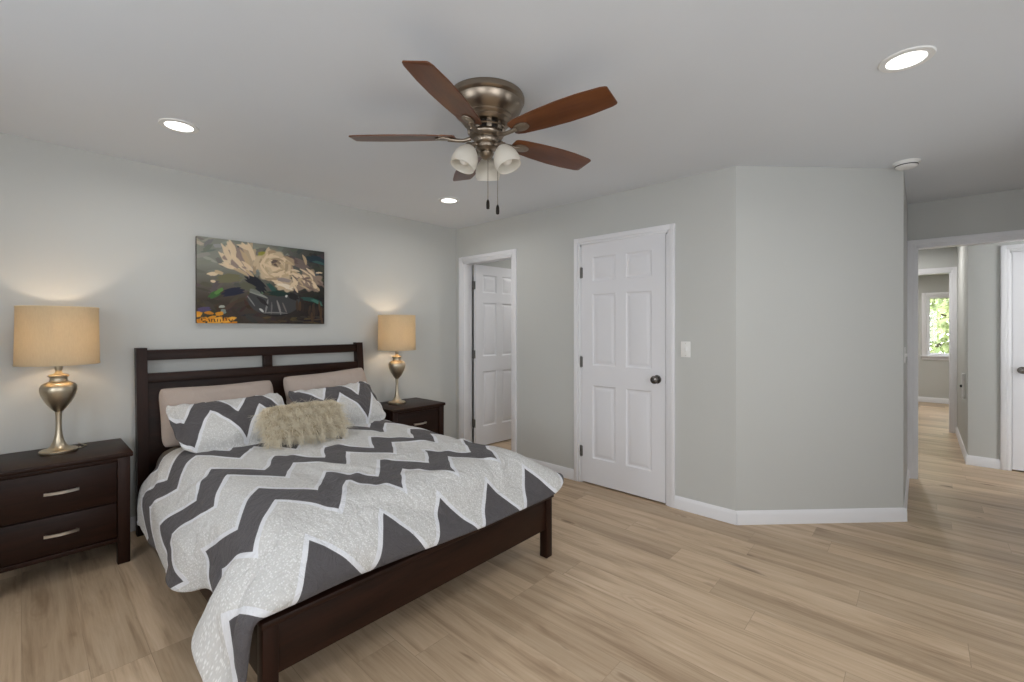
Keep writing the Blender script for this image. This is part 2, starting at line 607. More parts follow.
def bb_profile(p, q, nrm):
    """baseboard along p->q (2D), protruding along nrm"""
    mb = MB()
    P, Q, N = Vector((*p, 0)), Vector((*q, 0)), Vector((*nrm, 0))
    prof = [(0, 0), (BBT, 0), (BBT, BBH * 0.72), (BBT * 0.75, BBH * 0.82), (BBT * 0.45, BBH * 0.96), (BBT * 0.3, BBH), (0, BBH)]
    v = [tuple(P + N * a + Vector((0, 0, b))) for a, b in prof] + [tuple(Q + N * a + Vector((0, 0, b))) for a, b in prof]
    n = len(prof)
    f = [tuple(range(n)), tuple(range(2 * n - 1, n - 1, -1))] + [(i, (i + 1) % n, n + (i + 1) % n, n + i) for i in range(n)]
    mb._add(v, f)
    return mb


CW = 0.058
s2 = math.sqrt(0.5)
struct('baseboard_left', bb_profile((LX, FY), (LX, BY), (1, 0)), M['trim'], 'white baseboard along the wall behind the bed', 'baseboard')
struct('baseboard_back', bb_profile((D1[1] + CW, BY), (D2[0] - CW, BY), (0, -1)), M['trim'], 'white baseboard between the ajar and closed doors', 'baseboard')
struct('baseboard_back.001', bb_profile((D2[1] + CW, BY), (AX + 0.006, BY), (0, -1)), M['trim'], 'short white baseboard right of the closed door', 'baseboard')
struct('baseboard_angled', bb_profile((AX, AY), (BX2 + 0.01, BY2 + 0.01), (s2, -s2)), M['trim'], 'white baseboard along the angled wall', 'baseboard')
struct('baseboard_passage', bb_profile((BX2, BY2 - 0.004), (BX2, FARY), (1, 0)), M['trim'], 'white baseboard beyond the angled wall edge', 'baseboard')
struct('baseboard_hall', bb_profile((HX - 0.014, HY), (D3[0] - CW, HY), (0, -1)), M['trim'], 'white baseboard left of the hallway door', 'baseboard')
struct('baseboard_corridor', bb_profile((HX, HY), (HX, 8.0), (-1, 0)), M['trim'], 'white baseboard receding down the corridor', 'baseboard')
struct('baseboard_end', bb_profile((-2, 11.0), (2.2, 11.0), (0, -1)), M['trim'], 'white baseboard under the far room window', 'baseboard')
struct('baseboard_far', bb_profile((BX2, FARY), (OP[0] - CW, FARY), (0, -1)), M['trim'], 'tiny white baseboard left of the cased opening', 'baseboard')


def casing(name, a, b, y, yb, top, label, depth=WT):
    """door casing on the near face (at y, facing -Y) plus the jamb lining through the wall"""
    mb = MB()
    def leg(x0, x1, z0, z1, inner):
        mb.box((x0, y - 0.017, z0), (x1, y, z1), 0.004)
    t_ = 0.017
    # mitred frame as a profile: two steps
    for (o0, o1, th) in ((0.0, 0.020, 0.011), (0.020, CW, t_)):
        mb.box((a - o1, y - th, 0), (a - o0, y, top + o1), 0.002)
        mb.box((b + o0, y - th, 0), (b + o1, y, top + o1), 0.002)
        mb.box((a - o0, y - th, top + o0), (b + o0, y, top + o1), 0.002)
    # jamb lining
    j = 0.015
    mb.box((a - 0.001, y - 0.002, 0), (a + j, yb + 0.002, top), 0.001)
    mb.box((b - j, y - 0.002, 0), (b + 0.001, yb + 0.002, top), 0.001)
    mb.box((a, y - 0.002, top - j), (b, yb + 0.002, top + 0.001), 0.001)
    # casing on the far side
    for (o0, o1) in ((0.0, CW),):
        mb.box((a - o1, yb, 0), (a - o0, yb + t_, top + o1), 0.003)
        mb.box((b + o0, yb, 0), (b + o1, yb + t_, top + o1), 0.003)
        mb.box((a - o0, yb, top), (b + o0, yb + t_, top + o1), 0.003)
    o = mb.build(name, M['trim'], None, 30)
    tag(o, label, 'door trim', kind='structure')
    return o


casing('trim_1', D1[0], D1[1], BY, BY + WT, DH, 'white casing around the ajar door near the corner')
casing('trim_2', D2[0], D2[1], BY, BY + WT, DH, 'white casing around the closed panelled door')
casing('trim_3', OP[0], OP[1], FARY, FARY + WT, DH, 'white casing around the wide opening to the hallway')
casing('trim_4', D3[0], D3[1], HY, HY + WT, DH, 'white casing around the hallway door at right edge')
casing('trim_5', D4[0], D4[1], 8.0, 8.0 + WT, DH, 'white casing around the doorway before the far room')

# ------------------------------------------------------------------ six-panel doors


def door_leaf(w, h=2.03, th=0.035):
    """leaf in local coords: x 0..w, y 0 (front) .. th (back), z 0..h"""
    mb = MB()
    st, mu = w * 0.145, w * 0.125
    pw = (w - 2 * st - mu) / 2
    xs = [0, st, st + pw, st + pw + mu, st + 2 * pw + mu, w]
    zs = [0, 0.215, 0.835, 1.005, 1.610, 1.722, 1.925, h]
    for side in (0, 1):
        y0 = 0 if side == 0 else th
        sg = 1 if side == 0 else -1
        for i in range(5):
            for k in range(7):
                xa, xb, za, zb = xs[i], xs[i + 1], zs[k], zs[k + 1]
                if i in (1, 3) and k in (1, 3, 5):
                    rings = []
                    for off, dep in ((0, 0), (0.010, 0.008), (0.022, 0.009), (0.045, 0.002), (0.048, 0.0015)):
                        y = y0 + sg * dep
                        rings.append([(xa + off, y, za + off), (xb - off, y, za + off), (xb - off, y, zb - off), (xa + off, y, zb - off)])
                    v = [p for r_ in rings for p in r_]
                    f = []
                    for r_ in range(len(rings) - 1):
                        for q in range(4):
                            f.append((r_ * 4 + q, r_ * 4 + (q + 1) % 4, (r_ + 1) * 4 + (q + 1) % 4, (r_ + 1) * 4 + q))
                    f.append(tuple((len(rings) - 1) * 4 + q for q in range(4)))
                    mb._add(v, f)
                else:
                    mb._add([(xa, y0, za), (xb, y0, za), (xb, y0, zb), (xa, y0, zb)], [(0, 1, 2, 3)])
    e = [(0, 0, 0), (w, 0, 0), (w, th, 0), (0, th, 0), (0, 0, h), (w, 0, h), (w, th, h), (0, th, h)]
    mb._add(e, [(0, 3, 2, 1), (4, 5, 6, 7), (1, 2, 6, 5), (3, 0, 4, 7)])
    bmesh.ops.remove_doubles(mb.bm, verts=mb.bm.verts, dist=0.0002)
    return mb


def knob_mb(side=-1):
    """door knob pointing along -Y (side -1) from the door face at origin"""
    prof = [(0.031, 0.0), (0.033, 0.003), (0.030, 0.008), (0.014, 0.011), (0.012, 0.030), (0.020, 0.036), (0.029, 0.046), (0.031, 0.056), (0.026, 0.066), (0.014, 0.070), (0.001, 0.071)]
    Mx = Matrix.Rotation(R(90) * (1 if side < 0 else -1), 4, 'X')
    return MB().lathe(prof, n=32, M=Mx)


def hinge_mb():
    mb = MB()
    mb.tube([(0, 0, -0.045), (0, 0, 0.045)], 0.0065, 12)
    mb.tube([(0, 0, -0.050), (0, 0, 0.050)], 0.004, 10)
    mb.box((-0.014, 0.004, -0.044), (0.014, 0.0065, 0.044), 0.001)
    return mb


def door(name, loc, rz, w, label, hinge_left=True, knob=True, hinges=True, front_knuckle=True):
    root = door_leaf(w).build(name, M['door'], None, 20)
    root.location = loc
    root.rotation_euler = (0, 0, rz)
    tag(root, label, 'door', kind='structure')
    kx = w - 0.062 if hinge_left else 0.062
    if knob:
        for sd in (-1, 1):
            k = knob_mb(sd).build('door_knob', M['knob'], root)
            k.location = (kx, 0 if sd < 0 else 0.035, 0.93)
        lp = MB().box((-0.004, 0.006, -0.028), (0.002, 0.029, 0.028), 0.001).build('latch_plate', M['hinge'], root)
        lp.location = (w + 0.002 if hinge_left else 0.0, 0, 0.93)
    if hinges:
        for z in (0.26, 1.03, 1.80):
            if front_knuckle:
                hg = hinge_mb().build('hinge', M['hinge'], root)
                hg.location = (-0.004 if hinge_left else w + 0.004, -0.006, z)
            else:
                hm_ = MB().box((-0.006, 0.004, -0.045), (-0.0005, 0.056, 0.045), 0.001).tube([(-0.006, 0.036, -0.05), (-0.006, 0.036, 0.05)], 0.007, 12)
                hg = hm_.build('hinge', M['hinge'], root)
                hg.location = (0, 0, z)
    return root


door('door_1', (D1[0] + 0.066, BY + WT + 0.012, 0.012), R(86), 0.705, 'white panelled door standing open in the corner doorway', front_knuckle=False)
d2 = door('door_2', (D2[0] + 0.018, BY - 0.004, 0.014), 0, D2[1] - D2[0] - 0.036, 'closed white six-panel door with dark knob left of light switch')
d3 = door('door_3', (D3[0] + 0.018, HY - 0.002, 0.014), 0, D3[1] - D3[0] - 0.036, 'white hallway door cut off at right edge', hinge_left=False)
# hinges on the jamb of the ajar door, seen edge on
# ------------------------------------------------------------------ windows


def window(name, loc, rz, w, h, label, single=False):
    """double-hung window; local x 0..w, y 0 room side .. 0.12 outside, z 0..h"""
    root = empty(name, loc, rz, label, 'window', kind='structure')
    f = MB()
    f.box((0, 0.0, 0), (0.03, 0.12, h), 0.002).box((w - 0.03, 0.0, 0), (w, 0.12, h), 0.002)
    f.box((0.03, 0.0, 0), (w - 0.03, 0.12, 0.03), 0.002).box((0.03, 0.0, h - 0.03), (w - 0.03, 0.12, h), 0.002)
    f.build('window_frame', M['trim'], root)
    sw = 0.018 if single else 0.035
    for k, (z0, z1, y) in enumerate(((0.03, h - 0.03, 0.05),) if single else ((0.03, h / 2 + 0.02, 0.05), (h / 2 - 0.02, h - 0.03, 0.08))):
        s_ = MB()
        s_.box((0.03, y, z0), (0.03 + sw, y + 0.03, z1), 0.002).box((w - 0.03 - sw, y, z0), (w - 0.03, y + 0.03, z1), 0.002)
        s_.box((0.03 + sw, y, z0), (w - 0.03 - sw, y + 0.03, z0 + sw), 0.002).box((0.03 + sw, y, z1 - sw), (w - 0.03 - sw, y + 0.03, z1), 0.002)
        so = s_.build('sash', M['trim'], root)
        MB().box((0.028 + sw, y + 0.012, z0 + sw - 0.002), (w - 0.028 - sw, y + 0.016, z1 - sw + 0.002)).build('pane', M['glass'], so)
    c = MB()
    c.box((-0.06, -0.017, -0.0), (0, 0, h + 0.06), 0.003).box((w, -0.017, 0), (w + 0.06, 0, h + 0.06), 0.003).box((0, -0.017, h), (w, 0, h + 0.06), 0.003)
    c.build('window_casing', M['trim'], root)
    MB().box((-0.075, -0.04, -0.022), (w + 0.075, 0.03, 0), 0.004).box((-0.06, -0.016, -0.075), (w + 0.06, 0, -0.022), 0.003).build('window_sill', M['trim'], root)
    return root


window('window_1', (FWIN[0], 11.0, FWIN[2]), 0, FWIN[1] - FWIN[0], FWIN[3] - FWIN[2], 'small white window in the far room showing green trees', True)
k = 2
for a, b in WIN_R:
    window('window_%d' % k, (RX, b, WZ0), R(-90), b - a, WZ1 - WZ0, ['white window in the bedroom wall right of the camera', 'unseen narrow window added in the right wall to light the angled wall'][k - 2])
    k += 1
for i, (a, b) in enumerate(WIN_F):
    window('window_%d' % k, (b, FY, WZ0), R(180), b - a, WZ1 - WZ0, ['white window behind the camera nearer the bed', 'white window behind the camera away from the bed'][i])
    k += 1

# ------------------------------------------------------------------ outdoors beyond the far window
o = MB().box((-14, 11.3, -0.6), (16, 40, -0.5)).build('ground', M['lawn'], None, None)
tag(o, 'green lawn outside the far window', 'lawn', kind='structure')


def tree(name, loc, h, rad, n, seed, label):
    rng = np.random.default_rng(seed)
    root = empty(name, loc, 0, label, 'tree', 'trees outside the far window')
    mb = MB()
    mb.tube([(0, 0, 0), (0.05, 0, h * 0.3), (-0.03, 0.03, h * 0.6), (0.05, 0, h * 0.9)], [0.12, 0.09, 0.06, 0.02], 10)
    for q in range(9):
        a = rng.uniform(0, 6.28)
        z = h * rng.uniform(0.25, 0.7)
        l = rad * rng.uniform(0.5, 0.9)
        mb.tube([(0, 0, z), (l * 0.5 * math.cos(a), l * 0.5 * math.sin(a), z + 0.25), (l * math.cos(a), l * math.sin(a), z + 0.35)], [0.04, 0.025, 0.01], 6)
    mb.build('trunk', M['bark'], root)
    d = rng.normal(size=(n, 3))
    d /= np.linalg.norm(d, axis=1)[:, None]
    c = d * (rng.uniform(0.35, 1, size=(n, 1)) ** 0.5) * np.array([rad, rad, h * 0.42]) + np.array([0, 0, h * 0.62])
    a = rng.normal(size=(n, 3)); a /= np.linalg.norm(a, axis=1)[:, None]
    b = np.cross(a, d); b /= np.linalg.norm(b, axis=1)[:, None] + 1e-9
    L = rng.uniform(0.06, 0.11, size=(n, 1))
    v = np.stack([c - a * L, c + b * L * 0.45, c + a * L, c - b * L * 0.45], 1).reshape(-1, 3)
    me = bpy.data.meshes.new('foliage')
    me.from_pydata(v.tolist(), [], np.arange(4 * n).reshape(n, 4).tolist())
    link('foliage', me, M['leaf'], root, None)


tree('leafy_tree', (0.75, 15.2, -0.5), 3.9, 1.5, 5200, 3, 'leafy green tree filling the far window')
tree('leafy_tree', (-0.9, 19.5, -0.5), 5.2, 2.4, 5000, 5, 'taller green tree behind the nearer one outside')
tree('leafy_tree', (4.6, 22.5, -0.5), 5.0, 2.4, 5000, 8, 'second distant tree right of the taller one outside')

# ------------------------------------------------------------------ recessed lights, smoke detector, switches
DL = [(-2.99, 0.58, 'lit recessed ceiling light nearest the left lamp'), (-3.01, 2.49, 'lit recessed ceiling light below the fan chains'),
      (-0.045, 2.45, 'lit recessed ceiling light at upper right'), (-0.045, 0.58, 'recessed ceiling light out of view above the near right floor')]


def downlight(x, y, label):
    root = empty('recessed_light', (x, y, H), 0, label, 'ceiling light', 'recessed ceiling lights')
    MB().lathe([(0.064, -0.004), (0.066, -0.007), (0.088, -0.006), (0.091, -0.001), (0.091, 0.001)], n=48, cap=False).build('trim_ring', M['white_plastic'], root)
    MB().lathe([(0.002, -0.0045), (0.05, -0.0045), (0.065, -0.0035), (0.065, 0.0)], n=48).build('lens', M['lens'], root)
    return root


for x, y, lb in DL:
    downlight(x, y, lb)
    area('downlight_beam', (x, y, H - 0.012), (0, 0, 0), 0.12, None, DOWN_W, (1.0, 0.975, 0.94), spread=165)
for x, y, pw_, lb in ((1.55, 5.85, 10, 'recessed light in the hallway ceiling out of view'), (-0.2, 7.2, 10, 'recessed light in the corridor ceiling out of view'),
                 (-0.4, 9.6, 24, 'unseen recessed light added to brighten the far room'),  # unseen lamp, added to lift the far room walls
                 (-3.0, 4.5, 9, 'unseen recessed light added to brighten the room behind the ajar door')):  # added lamp, brightens the open door leaf and the space behind
    downlight(x, y, lb)
    area('downlight_beam', (x, y, H - 0.012), (0, 0, 0), 0.12, None, pw_, (1.0, 0.975, 0.94), spread=170)

sd = empty('smoke_detector', (-0.072, 3.975, H), 0, 'round white smoke detector on ceiling above angled wall edge', 'smoke detector')
MB().lathe([(0.072, -0.010), (0.074, -0.004), (0.074, 0.0)], n=40).build('base_plate', M['white_plastic'], sd)
MB().lathe([(0.030, -0.040), (0.048, -0.038), (0.058, -0.030), (0.062, -0.016), (0.064, -0.009)], n=40).build('cover', M['white_plastic'], sd)
MB().lathe([(0.0592, -0.027), (0.0604, -0.026), (0.0608, -0.021), (0.060, -0.020)], n=40, cap=False).build('vent_slot', M['dark_plastic'], sd)


def switch(name, loc, rz, label):
    root = empty(name, loc, rz, label, 'light switch')
    MB().box((-0.036, -0.006, -0.058), (0.036, 0, 0.058), 0.003).build('switch_plate', M['white_plastic'], root)
    MB().box((-0.006, -0.016, -0.011), (0.006, -0.005, 0.011), 0.003).build('toggle', M['white_plastic'], root)
    for z in (-0.045, 0.045):
        MB().lathe([(0.0035, 0.0), (0.003, 0.0015)], c=(0, 0, 0), n=12, M=Matrix.Translation((0, -0.0055, z)) @ Matrix.Rotation(R(90), 4, 'X')).build('plate_screw', M['nickel'], root)
    return root


switch('light_switch', (-1.272, BY, 1.18), 0, 'white toggle light switch right of the closed door')
switch('light_switch', (BX2, 4.34, 1.14), R(90), 'white light switch edge-on past the angled wall corner')
# latch strip on the corridor corner
ls = empty('wall_latch', (HX, 6.62, 0.60), R(-90), 'narrow white strip with dark latch on corridor wall', 'wall latch')
MB().box((-0.03, -0.022, 0.0), (0.03, 0, 0.26), 0.004).build('mounting_strip', M['white_plastic'], ls)
MB().lathe([(0.014, 0), (0.014, 0.012), (0.010, 0.016)], n=20, M=Matrix.Translation((0, -0.022, 0.13)) @ Matrix.Rotation(R(90), 4, 'X')).build('latch_button', M['dark_plastic'], ls)

# ------------------------------------------------------------------ nightstands
NX0, NX1 = -3.80, -3.31       # back, front


def nightstand(yc, label):
    w = 0.58
    d = 0.47
    root = empty('nightstand', (-3.565, yc, 0), 0, label, 'nightstand', 'nightstands beside the bed')
    hw = w / 2
    # local: +x front, y across
    fx, bx = d / 2 - 0.012, -d / 2 + 0.01
    MB().box((-d / 2, -hw, 0.603), (d / 2, hw, 0.630), 0.006).build('top', M['espresso'], root)
    c = MB()
    c.box((bx, -hw + 0.015, 0.137), (fx - 0.02, hw - 0.015, 0.603), 0.002)
    c.box((fx - 0.022, -hw + 0.065, 0.585), (fx - 0.002, hw - 0.065, 0.603), 0.001)
    c.box((fx - 0.022, -hw + 0.065, 0.128), (fx - 0.002, hw - 0.065, 0.152), 0.001)
    c.build('case', M['espresso'], root)
    for sx in (bx, fx - 0.055):
        for sy in (-hw + 0.012, hw - 0.067):
            MB().box((sx, sy, 0.0), (sx + 0.055, sy + 0.055, 0.603), 0.003).build('leg', M['espresso_v'], root)
    for z0, z1 in ((0.155, 0.350), (0.358, 0.582)):
        dr = MB().box((fx - 0.024, -hw + 0.071, z0), (fx - 0.006, hw - 0.071, z1), 0.003).build('drawer', M['espresso'], root)
        zc = z0 + (z1 - z0) * 0.53
        pts = [(fx + 0.012 + 0.010 * math.cos(math.pi * q / 16), -0.066 + 0.132 * q / 8, zc) for q in range(-0, 9)]
        pts = [(fx + 0.010 + 0.014 * math.sin(math.pi * q / 12), -0.066 + 0.132 * q / 12, zc) for q in range(13)]
        hm = MB()
        v, f = [], []
        for i, (x, y, z) in enumerate(pts):
            v += [(x, y, z - 0.008), (x + 0.006, y, z - 0.007), (x + 0.006, y, z + 0.007), (x, y, z + 0.008)]
        for i in range(12):
            for q in range(4):
                f.append((i * 4 + q, i * 4 + (q + 1) % 4, (i + 1) * 4 + (q + 1) % 4, (i + 1) * 4 + q))
        f += [(3, 2, 1, 0), (48, 49, 50, 51)]
        hm._add(v, f)
        for y in (-0.058, 0.058):
            hm.tube([(fx - 0.008, y, zc), (fx + 0.014, y, zc)], 0.005, 10)
        hm.build('handle', M['nickel'], dr)
    return root


nightstand(0.143, 'dark wood nightstand left of the bed, both drawer pulls visible')
nightstand(2.425, 'dark wood nightstand right of the bed, mostly hidden by bedding')

# ------------------------------------------------------------------ table lamps


def table_lamp(x, y, z, label):
    root = empty('table_lamp', (x, y, z), 0, label, 'table lamp', 'lit bedside lamps')
    MB().lathe([(0.078, 0.0), (0.080, 0.004), (0.080, 0.014), (0.074, 0.019), (0.066, 0.021), (0.060, 0.022)], n=56).build('base', M['champagne'], root)
    stem = [(0.060, 0.021), (0.046, 0.027), (0.034, 0.040), (0.024, 0.062), (0.017, 0.095), (0.0135, 0.13), (0.0125, 0.17), (0.0135, 0.21), (0.016, 0.232)]
    MB().lathe(stem, n=40).build('stem', M['champagne'], root)
    urn = [(0.016, 0.232), (0.022, 0.238), (0.034, 0.253), (0.050, 0.278), (0.065, 0.308), (0.0745, 0.335), (0.0780, 0.355), (0.0770, 0.372), (0.069, 0.387), (0.053, 0.397), (0.041, 0.402),
           (0.037, 0.410), (0.036, 0.420), (0.039, 0.428), (0.044, 0.431), (0.045, 0.436), (0.040, 0.441), (0.022, 0.445), (0.015, 0.452), (0.012, 0.465)]
    MB().lathe(urn, n=56).build('urn', M['champagne'], root)
    MB().lathe([(0.014, 0.465), (0.016, 0.470), (0.016, 0.535), (0.010, 0.54)], n=24).build('socket', M['champagne'], root)
    MB().lathe([(0.010, 0.54), (0.014, 0.555), (0.027, 0.585), (0.030, 0.605), (0.024, 0.628), (0.010, 0.64), (0.001, 0.642)], n=24).build('bulb', M['lamp_bulb'], root)
    z0, z1, r0, r1 = 0.500, 0.818, 0.1735, 0.1685
    sh = MB().lathe([(r0, z0), (r0 * 0.5 + r1 * 0.5, (z0 + z1) / 2), (r1, z1), (r1 - 0.003, z1), (r0 * 0.5 + r1 * 0.5 - 0.003, (z0 + z1) / 2), (r0 - 0.003, z0), (r0, z0)], n=72, cap=False)
    sh = sh.build('lamp_shade', M['shade'], root)
    for rr, zz in ((r0, z0), (r1, z1)):
        rim = MB()
        rim.lathe([(rr + 0.0012, zz - 0.001), (rr + 0.0018, zz + 0.004), (rr + 0.0012, zz + 0.008)], n=72, cap=False)
        rim.build('shade_trim', M['shade'], sh)
    sp = MB()
    for q in range(3):
        a = q * 2.094
        sp.tube([(0.012 * math.cos(a), 0.012 * math.sin(a), 0.745), (r1 * 0.985 * math.cos(a), r1 * 0.985 * math.sin(a), 0.775)], 0.0018, 6)
    for sgn in (-1, 1):
        sp.tube([(0.013 * sgn, 0, 0.475), (0.05 * sgn, 0, 0.53), (0.055 * sgn, 0, 0.62), (0.03 * sgn, 0, 0.70), (0.0, 0, 0.745)], 0.0018, 6)
    sp.tube([(0, 0, 0.735), (0, 0, 0.80)], 0.004, 8)
    sp.build('harp', M['champagne'], root)
    l = bpy.data.lights.new('lamp_glow', 'POINT')
    l.energy = LAMP_W
    l.color = (1.0, 0.82, 0.62)
    l.shadow_soft_size = 0.03
    lo = bpy.data.objects.new('lamp_glow', l)
    lo.location = (x, y, z + 0.66)
    COL.objects.link(lo)
    return root


table_lamp(-3.622, 0.143, 0.630, 'lit table lamp with drum shade on left nightstand')
cord = MB().tube([(-3.66, 0.19, 0.639), (-3.64, 0.235, 0.636), (-3.68, 0.262, 0.636), (-3.73, 0.25, 0.636), (-3.785, 0.235, 0.636)], 0.0035, 8)
o = cord.build('lamp_cord', M['champagne'])
o.parent = bpy.data.objects['table_lamp']
o.matrix_parent_inverse = Matrix.Translation((3.622, -0.143, -0.630))
table_lamp(-3.63, 2.375, 0.630, 'lit table lamp with drum shade on right nightstand')

# ------------------------------------------------------------------ painting on the left wall
pr = empty('painting', (LX + 0.002, 1.303, 1.682), 0, 'unframed canvas painting of cream flowers in a bowl above bed', 'painting')
PW, PH, PD = 0.925, 0.622, 0.032
MB().box((0, -PW / 2, -PH / 2), (PD - 0.002, PW / 2, PH / 2), 0.003).build('canvas_edge', mat('canvas_side', (70, 62, 54), 0.8), pr)
NXp, NYp = 300, 200
img = np.zeros((NYp, NXp, 3))
uu, vv = np.meshgrid((np.arange(NXp) + 0.5) / NXp, (np.arange(NYp) + 0.5) / NYp)
prng = np.random.default_rng(11)


def blend(mask, c):
    global img
    c = np.array(c, float)
    img = img * (1 - mask[..., None]) + c * mask[..., None]


def stroke(u, v, a, l, w, c, curve=0.0):
    """brush stroke centred at u,v (v down), angle a (deg), half length l, half width w (units of height)"""
    x = (uu - u) * 1.49
    y = vv - v
    ca, sa = math.cos(R(a)), math.sin(R(a))
    s = x * ca + y * sa
    n = -x * sa + y * ca - curve * s * s
    d = (s / l) ** 2 + (n / w) ** 2
    d = d + 0.25 * np.sin(n * 190 + u * 50) * (np.abs(n) < w)
    blend(np.clip((1.05 - d) * 6, 0, 1) * 0.93, c)


top = np.array([136, 138, 128.]); bot = np.array([64, 54, 46.])
f_ = np.clip((vv - 0.3) / 0.45, 0, 1)[..., None]
img = top * (1 - f_) + bot * f_
img = img * (1 - np.clip((uu - 0.45) / 0.5, 0, 1)[..., None] * 0.6)
for q in range(260):
    u, v = prng.uniform(0, 1), prng.uniform(0, 1)
    b = img[int(v * (NYp - 1)), int(u * (NXp - 1))]
    stroke(u, v, prng.uniform(-60, 60), prng.uniform(.04, .11), prng.uniform(.012, .03), np.clip(b * prng.uniform(.85, 1.15) + prng.normal(0, 4, 3), 0, 255))
CREAM, SAND, MAUVE, NAVY, GREEN, TEAL, UMBER = (226, 203, 170), (194, 170, 136), (126, 110, 116), (34, 38, 58), (64, 104, 56), (42, 80, 74), (52, 42, 34)
# leaves and shade behind
for u, v, a, l, w, c in [(.25, .62, -15, .12, .05, NAVY), (.42, .5, 40, .14, .07, (30, 32, 40)), (.36, .55, 20, .1, .05, (96, 96, 78)), (.22, .46, -10, .13, .06, (116, 112, 84)),
                         (.12, .66, -30, .07, .035, GREEN), (.15, .62, -40, .06, .02, (96, 138, 70)), (.55, .56, 50, .1, .03, TEAL), (.63, .62, 10, .18, .04, (28, 52, 46)),
                         (.88, .67, 10, .14, .03, TEAL), (.93, .70, 25, .09, .02, (70, 118, 104)), (.92, .12, 5, .14, .05, (32, 52, 62)), (.95, .16, 10, .09, .02, (58, 92, 88)),
                         (.47, .14, -10, .06, .05, (150, 146, 62)), (.42, .2, 60, .1, .04, MAUVE), (.33, .28, 65, .16, .04, MAUVE), (.5, .2, -30, .1, .03, (112, 92, 100)),
                         (.78, .2, 20, .12, .06, (122, 106, 100)), (.3, .1, 70, .06, .02, (44, 60, 66)), (.68, .16, 10, .12, .05, (104, 88, 84)), (.05, .84, -10, .07, .03, (84, 74, 108)),
                         (.72, .5, -20, .14, .05, (92, 78, 74)), (.18, .86, 0, .03, .03, (128, 140, 134)), (.17, .80, -8, .035, .015, (168, 172, 160))]:
    stroke(u, v, a, l, w, c, 0.6)
# flowers
for u, v, a, l, w, c in [(.24, .16, 72, .13, .035, CREAM), (.29, .22, 65, .1, .025, SAND), (.37, .12, 55, .13, .03, CREAM), (.35, .06, 30, .07, .02, CREAM), (.19, .24, 60, .1, .028, CREAM),
                         (.24, .31, 20, .1, .025, CREAM), (.33, .33, 35, .11, .025, CREAM), (.37, .38, 40, .06, .02, SAND), (.11, .42, -8, .06, .025, CREAM), (.15, .4, 15, .05, .02, SAND), (.11, .51, 5, .025, .018, CREAM),
                         (.44, .24, -60, .12, .025, SAND)]:
    stroke(u, v, a, l, w, c, 0.8)
def blob(u, v, a, b, c, k=0.05):
    x, y = (uu - u) / a, (vv - v) / b
    th = np.arctan2(y, x)
    blend(np.clip((1 + k * np.sin(5 * th + u * 40) + k * np.sin(9 * th) - np.hypot(x, y)) * 9, 0, 1) * 0.95, c)


blob(.275, .20, .085, .15, (150, 132, 124), .16)
blob(.37, .16, .05, .16, (188, 166, 138), .14)
blob(.565, .265, .165, .205, (206, 184, 152), .07)
blob(.66, .50, .095, .085, (196, 174, 146), .10)
blob(.85, .42, .13, .15, (150, 130, 114), .14)
for u, v, a, l, w, c in [(.205, .17, 68, .12, .03, CREAM), (.245, .11, 74, .12, .035, CREAM), (.275, .24, 45, .10, .03, CREAM), (.33, .07, 20, .08, .025, CREAM), (.34, .2, 62, .11, .028, SAND),
                         (.385, .12, 70, .12, .03, CREAM), (.36, .3, 40, .09, .025, CREAM), (.22, .32, 15, .10, .026, CREAM), (.31, .37, 25, .09, .02, SAND)]:
    stroke(u, v, a, l, w, c, 0.6)
for q in range(52):
    a = q * 137.5
    rr = 0.04 + 0.15 * (q % 10) / 10
    u, v = .565 + rr * 1.10 * math.cos(R(a)) / 1.2 + prng.normal(0, .012), .255 + rr * math.sin(R(a)) * 0.95 + prng.normal(0, .012)
    c = [CREAM, CREAM, SAND, (206, 184, 152), (170, 148, 120)][q % 5]
    stroke(u, v, a + 80 + prng.normal(0, 22), prng.uniform(.05, .1), prng.uniform(.014, .026), c, 1.5)
for u, v, a, l, w, c in [(.575, .225, 20, .06, .045, (136, 116, 96)), (.56, .205, -30, .045, .018, (96, 82, 76)), (.6, .25, 40, .04, .016, (182, 160, 132)), (.57, .245, 10, .02, .012, (88, 74, 66))]:
    stroke(u, v, a, l, w, c, 1.0)
for q in range(34):
    u = prng.uniform(.72, .98); v = .27 + prng.uniform(0, .28) * (1 - abs(u - .86) * 2)
    stroke(u, v, prng.uniform(-25, 70), prng.uniform(.04, .08), prng.uniform(.01, .018), [CREAM, CREAM, SAND, (120, 100, 92)][q % 4], 1.0)
for u, v, a, l, w, c in [(.60, .48, 25, .09, .03, CREAM), (.65, .51, 10, .1, .035, (236, 222, 200)), (.72, .48, -40, .07, .025, CREAM), (.64, .43, 5, .09, .025, (150, 136, 132)), (.62, .53, 15, .05, .015, SAND),
                         (.74, .54, 60, .05, .016, CREAM), (.82, .14, 70, .07, .02, SAND)]:
    stroke(u, v, a, l, w, c, 1.0)
